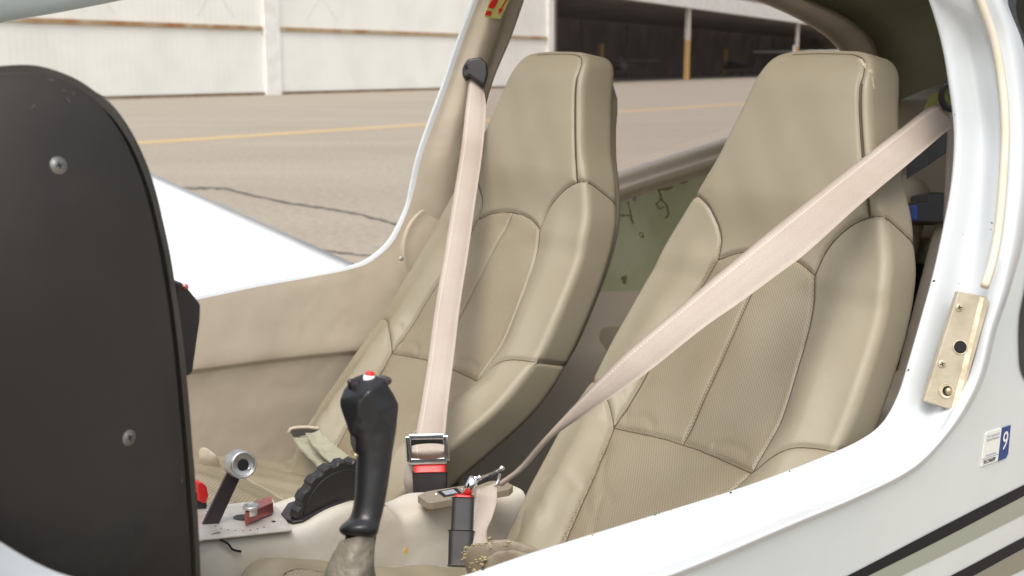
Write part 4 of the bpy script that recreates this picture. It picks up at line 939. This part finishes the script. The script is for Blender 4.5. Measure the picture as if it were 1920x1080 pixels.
# red mixture lever behind it
mx_ = MB().prism([W(on_s(*p, .36)) for p in [(372, 905), (380, 905), (388, 912), (392, 930), (386, 945), (372, 940)]], SV*.018).build('mixture_knob', M['red'], con, bevel=.002)
MB().prism([W(on_s(*p, .365)) for p in [(368, 925), (384, 922), (388, 948), (378, 990), (366, 990)]], SV*.008).build('mixture_lever', M['black'], con)

# ================================================================== INSTRUMENT PANEL END COVER
ip = thing('instrument_panel', 'tall black instrument panel end cover with rounded top and two cross-head screws', 'instrument panel', W((-1.35, -.12, .75)))
out_px = [(-260, 210), (-160, 168), (-60, 141), (0, 133), (60, 131), (115, 141), (165, 158), (212, 188), (247, 232), (275, 285), (297, 345), (313, 410), (328, 480), (340, 560), (352, 650), (361, 740), (369, 840), (376, 930), (381, 1010), (384, 1080), (386, 1200), (386, 1330)]
inn_px = [(-260, 218), (-160, 175), (-60, 147), (0, 137), (58, 136), (105, 148), (148, 168), (188, 200), (222, 243), (250, 297), (270, 352), (287, 415), (301, 485), (314, 562), (325, 652), (334, 742), (343, 842), (350, 932), (356, 1012), (359, 1082), (361, 1200), (361, 1330)]
SI = -.12
def ipn(pts, s_): return [np.array(on_s(*p, s_)) for p in pts]
o0 = ipn(out_px, SI); i0 = ipn(inn_px, SI); cI = np.array([-1.62, SI, 1.2])
def toward(P, k, ds): return [p+(np.array([cI[0], p[1], cI[2]])-p)*k+np.array([0, ds, 0]) for p in P]
rows = [toward(o0, .02, .10), toward(o0, .0, .05), toward(o0, 0, .022), toward(o0, .004, .006), toward(o0, .02, .0012), toward(i0, -.012, .0)]
rows = [np.array(r) for r in rows]
loft('rim', rows, M['rim'], ip, 5, 4)
rows = [np.array(toward(i0, k, ds)) for k, ds in ((-.010, .006), (-.004, .0055), (.0, -.0005), (.008, -.0022), (.05, -.010), (.15, -.026), (.3, -.045), (.6, -.064), (.9, -.07))]
cov = loft('end_cover', rows, M['cover'], ip, 5, 5)
MB().prism([W(p+np.array([-.02, .10, -.01])) for p in o0]+[W((-1.7, SI+.1, .8)), W((-1.7, SI+.1, 1.6))], SV*.35).build('panel_body', M['cover'], ip)
for px, py in ((110, 310), (242, 821)):
    c, n_ = cast(cov, px, py, .0002); screw(c-n_*.0008, n_, .0060, cov, M['screw'], washer=.0082)
for (px, py, L, an, w_) in ((96, 150, 6, .1, .6), (128, 188, 5, .9, .5), (62, 200, 4, -.7, .4), (138, 176, 4, 1.3, .4), (340, 900, 4, 1.4, .4), (120, 170, 2, .3, .5)):
    P_ = [cast(cov, px+L*q*math.cos(an)+random.uniform(-.8, .8), py+L*q*math.sin(an)+random.uniform(-.8, .8), .0003)[0] for q in (-1, -.4, .2, 1)]
    if all(P_): MB().tube(P_, w_/F*1.1, 5).build('scuff_mark', M['scuff'], cov)
k_ = MB().prism([W(on_s(*p, .03)) for p in [(330, 525), (343, 531), (353, 540), (378, 571), (377, 600), (371, 640), (363, 700), (330, 720)]], SV*.06); k_.build('glareshield_edge', M['black'], ip, bevel=.004)
MB().lathe(W(on_s(347, 538, .02)), -SV, [(.004, 0), (.003, .003), (.0001, .0035)], 16).build('side_screw', M['redano'], ip, smooth=True)

# ================================================================== CONTROL STICK
SK = -.17
stk = thing('control_stick', 'black moulded control stick with red top button standing in a worn leather boot', 'control stick', W(on_s(665, 1075, SK)))
kc_ = W(on_s(690, 850, SK)); ds_ = (kc_-CAMV).dot(VF)                # depth plane of the grip
def stp(px, py, d=0): return CAMV+(VR*(px-960)/F+VU*(540-py)/F+VF)*(ds_+d)
secs = [(700, 686, 704, .004, .008, 0), (702, 676, 714, .012, .006, 0), (708, 664, 722, .018, .004, 0), (718, 653, 730, .022, .002, 0), (728, 645, 735, .0245, 0, 2), (738, 640, 739, .0255, -.002, 4), (748, 637.5, 743.5, .026, -.003, 7), (757, 637, 748, .026, -.003, 9), (766, 638, 748.8, .026, -.002, 9), (776, 641, 748.6, .0255, 0, 8), (787, 646, 747, .024, .002, 6), (799, 651, 744.5, .0225, .003, 4), (812, 656, 742.5, .021, .004, 2), (828, 661, 739.5, .020, .004, 0), (845, 664, 736.5, .019, .004, 0), (851, 668, 735.5, .019, .004, 0), (857, 668, 735, .019, .004, 0), (880, 667, 732, .019, .004, 0), (905, 666, 728.5, .019, .003, 0), (930, 664.5, 724.5, .019, .002, 0), (952, 661.5, 720, .019, .001, 0), (965, 658, 717, .0195, 0, 0), (974, 653, 714.5, .0205, -.001, 0), (982, 642, 712.5, .023, -.004, 0), (989, 635.5, 711, .025, -.006, 0), (996, 635.5, 710, .025, -.006, 0), (1003, 642, 707.5, .0235, -.004, 0), (1008, 655, 702, .018, -.001, 0), (1010, 675, 690, .005, 0, 0)]
V = []; NK = 40
# head plan: flat switch face towards front-left, straight flanks, narrower behind
hx = [(-1, .15), (-.95, -.55), (-.55, -.95), (.05, -.92), (.55, -.62), (.95, -.15), (1, .35), (.75, .85), (.1, 1), (-.6, .9), (-.95, .6)]
hp2 = spl(hx, NK, closed=True); a0_ = np.arctan2(hp2[:, 1], hp2[:, 0]); st_ = np.argmin(abs(a0_)); hp2 = np.roll(hp2, -st_, 0)
for y, l, r, dp, do, tl in secs:
    hf = 1-min(max((y-790)/45, 0), 1)
    for k in range(NK):
        an = 2*math.pi*k/NK; c_, s_ = math.cos(an), math.sin(an)
        cx = math.copysign(abs(c_)**.92, c_); sx = math.copysign(abs(s_)**.92, s_)
        gx = hp2[k][0] if hp2[1][1] > 0 else hp2[-k][0]; gy = hp2[k][1] if hp2[1][1] > 0 else hp2[-k][1]
        cx = cx*(1-hf)+gx*hf; sx = sx*(1-hf)+gy*hf
        V.append(stp((l+r)/2+(r-l)/2*cx, y-tl*cx, do+dp*sx)+VU*(.006*hf*sx if y < 740 else 0))
f = [(i*NK+k, i*NK+(k+1) % NK, (i+1)*NK+(k+1) % NK, (i+1)*NK+k) for i in range(len(secs)-1) for k in range(NK)]+[tuple(range(NK))]
ki = [i for i, q in enumerate(secs) if q[0] >= 799]; V = V[ki[0]*NK:]; f = [(i*NK+k, i*NK+(k+1) % NK, (i+1)*NK+(k+1) % NK, (i+1)*NK+k) for i in range(len(ki)-1) for k in range(NK)]+[tuple(range(NK))[::-1], tuple(range((len(ki)-1)*NK, len(ki)*NK))]
HP = [(637, 749, -.010), (672, 756, -.026), (691, 735, -.026), (721, 712, -.008), (697, 698, .006), (686, 698, .004), (664, 706, .010), (645, 727, .006), (748, 757, .004), (736, 734, .006), (712, 777, -.021), (673, 771, -.024), (747, 770, .010), (716, 760, .027), (668, 760, .022), (656, 815, -.012), (698, 820, -.0145), (741, 818, .002), (702, 822, .023), (662, 818, .014), (643, 780, -.008), (638, 764, -.010), (640, 760, .010), (742, 795, .006)]
bm = bmesh.new()
for p in HP: bm.verts.new(stp(*p))
bmesh.ops.convex_hull(bm, input=bm.verts); bmesh.ops.dissolve_limit(bm, angle_limit=math.radians(9), verts=bm.verts, edges=bm.edges); bm.verts.index_update()
hv = [v.co.copy() for v in bm.verts]; hf_ = [[v.index for v in q.verts] for q in bm.faces]; bm.free()
nv_ = len(V); hd_ = obj('grip', V+hv, f+[tuple(i+nv_ for i in q) for q in hf_], M['grip'], stk); rm = hd_.modifiers.new('r', 'REMESH'); rm.mode = 'VOXEL'; rm.voxel_size = .0016; rm.use_smooth_shade = True; sm_ = hd_.modifiers.new('s', 'SMOOTH'); sm_.factor = .5; sm_.iterations = 12
if 0: b_ = hd_.modifiers.new('b', 'BEVEL'); b_.width = .0062; b_.segments = 5; b_.limit_method = 'ANGLE'; b_.angle_limit = math.radians(12); w__ = hd_.modifiers.new('w', 'WEIGHTED_NORMAL'); w__.keep_sharp = False
pass
fn = (-VF*.78-VR*.42+VU*.45).normalized()
b0 = cast(hd_, 664, 722, .001)[0]
MB().lathe(b0, fn, [(.0001, -.006), (.0070, -.006), (.0070, .0012), (.0056, .0022), (.0052, .0028), (.0050, .0045), (.0032, .005), (.0030, .0085), (.0016, .010), (.0001, .0102)], 28).build('trim_button', mat('dark purple metal', (.06, .05, .06), .3, metal=.7), stk, smooth=True)
MB().lathe(stp(693, 704, -.002), (VU+VR*.15-VF*.2).normalized(), [(.0066, -.008), (.0066, -.0006), (.0056, .0006), (.0054, .001)], 28).build('button_collar', M['white'], stk, smooth=True)
MB().lathe(stp(694, 702, -.002), (VU+VR*.15-VF*.2).normalized(), [(.0050, -.002), (.0049, .0016), (.0040, .0028), (.0001, .0034)], 28).build('push_button', M['red'], stk, smooth=True)
MB().prism([stp(*p, -.004) for p in [(706, 706), (716, 705), (728, 709), (733, 714), (731, 720), (722, 728), (712, 716)]], VF*.016).build('hat_switch', M['brownano'], stk, bevel=.0015)
MB().prism([stp(*p, -.010) for p in [(652, 797), (664, 803), (668, 828), (668, 850), (663, 848), (657, 832), (656, 815)]], VF*.018).build('trigger', M['black'], stk, bevel=.002)
MB().tube([stp(659, 846, -.012), stp(664, 852, -.016), stp(671, 855, -.018)], .0012, 8).build('trigger_spring', M['brass'], stk, smooth=True)
MB().tube([stp(677, 1003), stp(672, 1040)], .0165, 24).build('stick_tube', M['hole'], stk, smooth=True)
bsec = [(1010, 640, 699, .0205, 8), (1013, 638, 700, .021, 8), (1020, 636, 700, .021, 6), (1035, 629, 699.5, .023, 3), (1055, 620, 699, .026, 0), (1080, 609, 700, .030, 0), (1110, 596, 704, .036, 0), (1150, 575, 712, .045, 0)]
V = []; NB = 48
for i, (y, l, r, dp, tl) in enumerate(bsec):
    for k in range(NB):
        an = 2*math.pi*k/NB; wv = 1+(.035*math.sin(an*5+y*.07)+.02*math.sin(an*9-y*.11))*min(i/3, 1.3)
        V.append(stp((l+r)/2+(r-l)/2*math.cos(an)*wv, y+tl*(-math.cos(an))*.8-4*math.sin(an)*-1*(tl > 0), dp*math.sin(an)*wv))
bo = obj('leather_boot', V, [(i*NB+k, i*NB+(k+1) % NB, (i+1)*NB+(k+1) % NB, (i+1)*NB+k) for i in range(len(bsec)-1) for k in range(NB)], M['worn'], stk)
so_ = bo.modifiers.new('t', 'SOLIDIFY'); so_.thickness = .002; bo.modifiers.new('sub', 'SUBSURF').render_levels = 2

# ================================================================== SEAT BELTS
def dline(P, d): return [at(x, y, dd) for (x, y), dd in zip(P, d)]
up_px = [(1762, 192), (1735, 205), (1700, 232), (1647, 273), (1544, 354), (1447, 430), (1394, 474), (1330, 527), (1281, 570), (1177, 658), (1120, 714), (1070, 766), (1010, 831), (968, 879), (930, 906)]
lo_px = [(1784, 240), (1768, 252), (1740, 276), (1700, 310), (1610, 386), (1510, 476), (1450, 521), (1385, 569), (1320, 614), (1218, 695), (1160, 736), (1100, 776), (1036, 821), (985, 878), (943, 911)]
dU = [1.95, 1.92, 1.88, 1.83, 1.75, 1.69, 1.66, 1.64, 1.62, 1.61, 1.62, 1.64, 1.67, 1.70, 1.72]
nb = thing('seat_belt', 'pinkish beige belt running diagonally across the near seat from pillar ring to buckle', 'seat belt', W((-.5, .1, .9)), 'front seat belts')
ribbon('shoulder_strap', dline(up_px, dU), dline(lo_px, [d-.012*math.sin(i/14*math.pi) for i, d in enumerate(dU)]), M['belt'], nb, 110, sag=.002)
# strap going down behind the pillar edge from the ring
ribbon('retractor_strap', dline([(1782, 185), (1777, 240), (1772, 330), (1768, 420), (1764, 500)], [1.95, 1.96, 1.96, 1.97, 1.98]), dline([(1802, 190), (1806, 250), (1800, 340), (1794, 430), (1786, 500)], [1.97, 1.98, 1.98, 1.99, 2.0]), M['belt'], nb, 40)
rg = []
for k in range(15):
    an = math.radians(95+k*13.5); rg.append(W(at(1786+21*math.cos(an)*1.0, 180-25*math.sin(an), 1.93-.012*math.sin(an))))
MB().tube(rg, .0055, 12).build('guide_ring', M['black'], nb, smooth=True)
MB().prism([W(at(*p, 1.95)) for p in [(1778, 158), (1784, 140), (1800, 135), (1806, 190), (1790, 170)]], VF*.012).build('guide_bracket', M['black'], nb, bevel=.003)
# lap part hanging from the tongue
lapL = [(893, 913), (890, 925), (886, 945), (881, 975), (877, 1000), (880, 1022)]; lapR = [(930, 905), (932, 922), (930, 945), (923, 970), (913, 995), (915, 1018)]
ribbon('lap_strap', dline(lapL, [1.70, 1.685, 1.68, 1.675, 1.67, 1.66]), dline(lapR, [1.72, 1.70, 1.69, 1.68, 1.67, 1.66]), M['belt'], nb, 40, sag=-.004)
# tongue: chrome bar, black wedge
MB().tube([W(at(874, 926, 1.70)), W(at(889, 897, 1.695))], .0074, 16).build('tongue', M['chrome'], nb, smooth=True)
MB().tube([W(at(889, 896, 1.70)), W(at(900, 896, 1.71)), W(at(925, 887, 1.74)), W(at(941, 878, 1.76))], .0022, 10).build('tongue_bar', M['chrome'], nb, smooth=True)
for p in ((899, 896, 1.70), (941, 878, 1.755)): MB().lathe(W(at(*p)), VU, [(.0001, -.004), (.0038, -.002), (.004, .002), (.0001, .0045)], 14).build('rivet', M['chrome'], nb, smooth=True)
MB().prism([W(at(*p, 1.73)) for p in [(893, 905), (903, 896), (935, 884), (940, 884), (915, 903), (896, 911)]], VF*.01).build('tongue_cover', M['black'], nb, bevel=.001)
MB().tube([W(at(937, 889, 1.73)), W(at(934, 902, 1.715)), W(at(928, 914, 1.71))], .0022, 8).build('keeper', M['steel'], nb, smooth=True)
# receiver stalk
def stalk(name, th, pts, d, ext, m, bev=.004): return MB().prism([W(at(*p, d)) for p in pts], ext).build(name, m, th, bevel=bev)
by_ = thing('belt_buckle', 'black belt receiver with red release standing on the near side of the console', 'belt buckle', W(at(862, 1060, 1.68)), 'belt receivers beside the console')
def tubox(name, th, c0, c1, w0, w1, t0, t1, m, nn=28, e=.45):
    """rounded rectangular sleeve from c0 to c1 (world), half widths w, half thickness t"""
    ax_ = (c1-c0).normalized(); x = (VR-ax_*VR.dot(ax_)).normalized(); y = ax_.cross(x); V = []; K = 5
    for i in range(K):
        q = i/(K-1); c = c0.lerp(c1, q); w_ = w0+(w1-w0)*q; t_ = t0+(t1-t0)*q
        for k in range(nn):
            an = 2*math.pi*k/nn; cx, sx = math.cos(an), math.sin(an); V.append(c+x*w_*math.copysign(abs(cx)**e, cx)+y*t_*math.copysign(abs(sx)**e, sx))
    f = [(i*nn+k, i*nn+(k+1) % nn, (i+1)*nn+(k+1) % nn, (i+1)*nn+k) for i in range(K-1) for k in range(nn)]+[tuple(range(nn)), tuple(range((K-1)*nn, K*nn))[::-1]]
    o = obj(name, V, f, m, th); b = o.modifiers.new('b', 'BEVEL'); b.width = .0015; b.segments = 2; b.limit_method = 'ANGLE'; b.angle_limit = math.radians(50); wn = o.modifiers.new('w', 'WEIGHTED_NORMAL'); return o
px2 = lambda p, d: p/F*d
c0, c1, c2 = W(at(862, 1062, 1.66)), W(at(866, 1000, 1.675)), W(at(869, 934, 1.69))
tubox('sleeve', by_, c0, W(at(865.5, 996, 1.676)), px2(22, 1.66), px2(24, 1.67), .012, .013, M['black']); tubox('receiver', by_, c1, c2, px2(21, 1.67), px2(21, 1.68), .011, .0115, M['black'])
tubox('release_button', by_, W(at(868.5, 940, 1.69)), W(at(870, 928, 1.693)), px2(17.5, 1.68), px2(16.5, 1.68), .0085, .008, M['red'])
# far belt
fb = thing('seat_belt', 'pinkish beige belt hanging straight down in front of the far seat to its buckle', 'seat belt', W((-.4, .6, .9)), 'front seat belts')
fl_ = [(879, 147), (873, 200), (864, 280), (848, 380), (832, 480), (815, 580), (802, 680), (789, 760), (777, 822)]; fr_ = [(906, 163), (911, 200), (905, 280), (891, 380), (877, 480), (863, 570), (851, 670), (841, 750), (834, 822)]
dF = [2.62, 2.58, 2.50, 2.40, 2.31, 2.23, 2.16, 2.10, 2.06]
ribbon('shoulder_strap', dline(fl_, dF), dline(fr_, [d+.008 for d in dF]), M['belt'], fb, 90, sag=.004)
ggx = [(866, 128), (876, 110), (900, 106), (914, 118), (915, 140), (909, 162), (893, 152), (880, 142), (872, 148), (867, 140)]
MB().prism([W(at(*p, 2.60)) for p in ggx], VF*.045).build('shoulder_guide', M['black'], fb, bevel=.012, seg=4)
MB().lathe(W(at(873.5, 124, 2.595)), -VF, [(.0045, 0), (.0001, .001)], 16).build('guide_hole', M['hole'], fb)
# chrome adjuster frame
def fr_bar(a, b, w_, t_): 
    a, b = Vector(a), Vector(b); d = (b-a).normalized(); n_ = d.cross(VF).normalized(); return MB().box((a+b)/2, d*((b-a).length/2), n_*w_, VF*t_)
dC = 2.03
for p, q, w_ in (((766, 819), (833, 818), .0052), ((765, 818), (768, 866), .0052), ((835, 816), (838, 864), .0055), ((766, 866), (838, 863), .0060)):
    fr_bar(W(at(*p, dC)), W(at(*q, dC)), w_, .004).build('adjuster_bar', M['chrome'], fb, bevel=.002)
ribbon('strap_loop', dline([(772, 836), (772, 848), (773, 859)], [2.025, 2.015, 2.03]), dline([(833, 834), (833, 846), (834, 857)], [2.025, 2.015, 2.03]), M['belt'], fb, 20, sag=.004)
MB().prism([W(at(*p, 2.045)) for p in [(771, 824), (832, 822), (833, 834), (772, 836)]], VF*.004).build('adjuster_slot', M['black'], fb)
ribbon('lap_strap', dline([(762, 868), (756, 885), (757, 905), (762, 925), (770, 940)], [2.06, 2.06, 2.06, 2.07, 2.08]), dline([(779, 868), (776, 885), (778, 905), (782, 925), (790, 940)], [2.04, 2.04, 2.04, 2.05, 2.06]), M['belt'], fb, 30, sag=.003)
fy = thing('belt_buckle', 'black belt receiver with red release under the chrome adjuster of the far belt', 'belt buckle', W(at(806, 930, 2.03)), 'belt receivers beside the console')
tubox('receiver', fy, W(at(807, 945, 2.03)), W(at(806, 884, 2.03)), px2(31, 2.03), px2(33, 2.03), .012, .012, M['black']); tubox('release_button', fy, W(at(806, 888, 2.03)), W(at(806, 874, 2.035)), px2(30, 2.03), px2(30, 2.03), .009, .009, M['red'])

# ================================================================== LOOSE THINGS
# torn end of the lap belt cover on the near cushion
tp = thing('torn_cushion', 'torn taupe leather pad shedding yellow foam beside the near sill', 'pad', W(at(930, 1060, 1.62)))
def lump(name, pts_t, d0, thick, m, par, nz=.0007):
    """soft slab: outline in the picture, lying on the cushion"""
    P = spl([W(at(*p, d0)) for p in pts_t], 60, closed=True); c = Vector(np.mean(P, 0)); V = []; NN = 60
    prof_ = [(1, -thick), (1.0, -thick*.35), (.97, -.001), (.90, thick*.28), (.75, thick*.40), (.5, thick*.46), (.25, thick*.48), (.02, thick*.48)]
    up_ = (ZV*.8-VF*.35).normalized()
    for r, h in prof_:
        for p in P: q = c+(Vector(p)-c)*r; V.append(q+up_*(h+nz*math.sin(q.x*300+q.y*190)*math.sin(q.z*260)*(1 if r > .3 else 0)))
    f = [(i*NN+k, i*NN+(k+1) % NN, (i+1)*NN+(k+1) % NN, (i+1)*NN+k) for i in range(len(prof_)-1) for k in range(NN)]+[tuple(range((len(prof_)-1)*NN, len(prof_)*NN))]
    return obj(name, V, f, m, par)
M['padL'] = mat('taupe leather', (.24, .20, .145), .5, bump=[(90, .12), (900, .2)], col2=(.19, .15, .10), nscale=30)
lump('pad', [(870, 1032), (884, 1022), (905, 1020), (925, 1014), (955, 1014), (990, 1024), (1040, 1050), (1040, 1090), (900, 1100), (884, 1070)], 1.60, .022, M['padL'], tp)
lump('flap', [(905, 1052), (930, 1036), (960, 1032), (1010, 1050), (1030, 1085), (930, 1095), (902, 1075)], 1.575, .018, M['padL'], tp)
edge = [(871, 1034), (872, 1044), (878, 1056), (886, 1066), (896, 1072)]
cr = []
for base in ([(870, 1030), (872, 1044), (880, 1058), (892, 1070), (900, 1072)], [(872, 1030), (886, 1022), (903, 1020), (916, 1013), (924, 1014)], [(893, 1054), (902, 1046), (909, 1046), (903, 1062)], [(944, 1021), (953, 1018)], [(912, 1020), (920, 1030)]):
    for p in spl(base, len(base)*3): cr.append((p[0]+random.gauss(0, 2.4), p[1]+random.gauss(0, 2.0), random.uniform(1.0, 3.8)))
for (px, py, r) in cr:
    c = W(at(px, py, 1.568)); rr_ = r/F*1.57; V = []; f = []
    for i in range(5):
        for k in range(8):
            th1, ph1 = math.pi*(i+.5)/5, 2*math.pi*k/8; q = rr_*random.uniform(.6, 1.25); V.append(c+VR*q*1.3*math.sin(th1)*math.cos(ph1)+VU*q*.8*math.cos(th1)+VF*q*math.sin(th1)*math.sin(ph1))
    f = [(i*8+k, i*8+(k+1) % 8, (i+1)*8+(k+1) % 8, (i+1)*8+k) for i in range(4) for k in range(8)]+[tuple(range(8)), tuple(range(39, 31, -1))]
    obj('foam_crumb', V, f, M['foam'], tp)
# pale fabric strap tucked in the wall pocket by the far seat
fs = thing('fabric_strap', 'pale green fabric strap hanging out of the side pocket beside the far seat', 'strap', W(at(590, 860, 2.3)))
M['fab'] = mat('pale green fabric', (.33, .32, .235), .85, bump=[(300, .4), (25, .5)], col2=(.26, .25, .18), nscale=20)
ribbon('strap', dline([(548, 820), (556, 835), (575, 855), (592, 872), (600, 890)], [2.34, 2.31, 2.27, 2.24, 2.22]), dline([(598, 807), (608, 820), (625, 838), (645, 852), (668, 868)], [2.36, 2.33, 2.29, 2.26, 2.24]), M['fab'], fs, 40, th=.006, sag=-.010)
ribbon('strap_fold', dline([(572, 812), (582, 830), (598, 850), (618, 868)], [2.325, 2.29, 2.25, 2.22]), dline([(600, 806), (612, 820), (632, 838), (655, 855)], [2.34, 2.31, 2.27, 2.24]), M['fab'], fs, 40, th=.006, sag=-.006)
MB().tube(spl([W(at(*p, 2.34)) for p in [(541, 812), (546, 804), (570, 801), (598, 803)]], 24), .0035, 8).build('pocket_rim', M['trim'], fs, smooth=True)
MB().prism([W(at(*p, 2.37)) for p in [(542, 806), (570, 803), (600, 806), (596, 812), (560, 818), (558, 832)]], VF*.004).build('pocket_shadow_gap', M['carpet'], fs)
# small fabric lump at the far left of the cushion
lump('pocket_edge', [(374, 845), (385, 842), (402, 852), (410, 862), (395, 868), (374, 866)], 2.25, .02, M['trim'], fs, .001)
# things in the back
bx = thing('battery_box', 'black plastic box with a blue end on the baggage shelf', 'box', W((1.25, -.05, 1.31)))
b1 = MB().prism([W(at(*p, 2.75)) for p in [(1719, 416), (1719, 376), (1738, 376), (1740, 360), (1800, 362), (1800, 418)]], VF*.12).build('case', M['black'], bx, bevel=.004)
MB().prism([W(at(*p, 2.745)) for p in [(1712, 412), (1716, 384), (1722, 382), (1722, 414)]], VF*.10).build('blue_end', mat('blue plastic', (.01, .07, .35), .4), bx, bevel=.003)
lm = thing('lime_bag', 'lime yellow cloth bag showing above the near belt at the back of the cabin', 'bag', W(at(1755, 200, 2.9)))
lump('bag', [(1734, 198), (1744, 187), (1757, 181), (1772, 180), (1782, 190), (1782, 208), (1745, 210)], 2.9, .05, M['lime'], lm, .002)
rs = thing('rear_strap', 'black strap slanting behind the near headrest', 'strap', W(at(1740, 280, 2.3)))
ribbon('strap', dline([(1700, 298), (1740, 262), (1800, 215)], [2.25, 2.25, 2.25]), dline([(1700, 336), (1740, 310), (1800, 268)], [2.25, 2.25, 2.25]), M['black'], rs, 20)
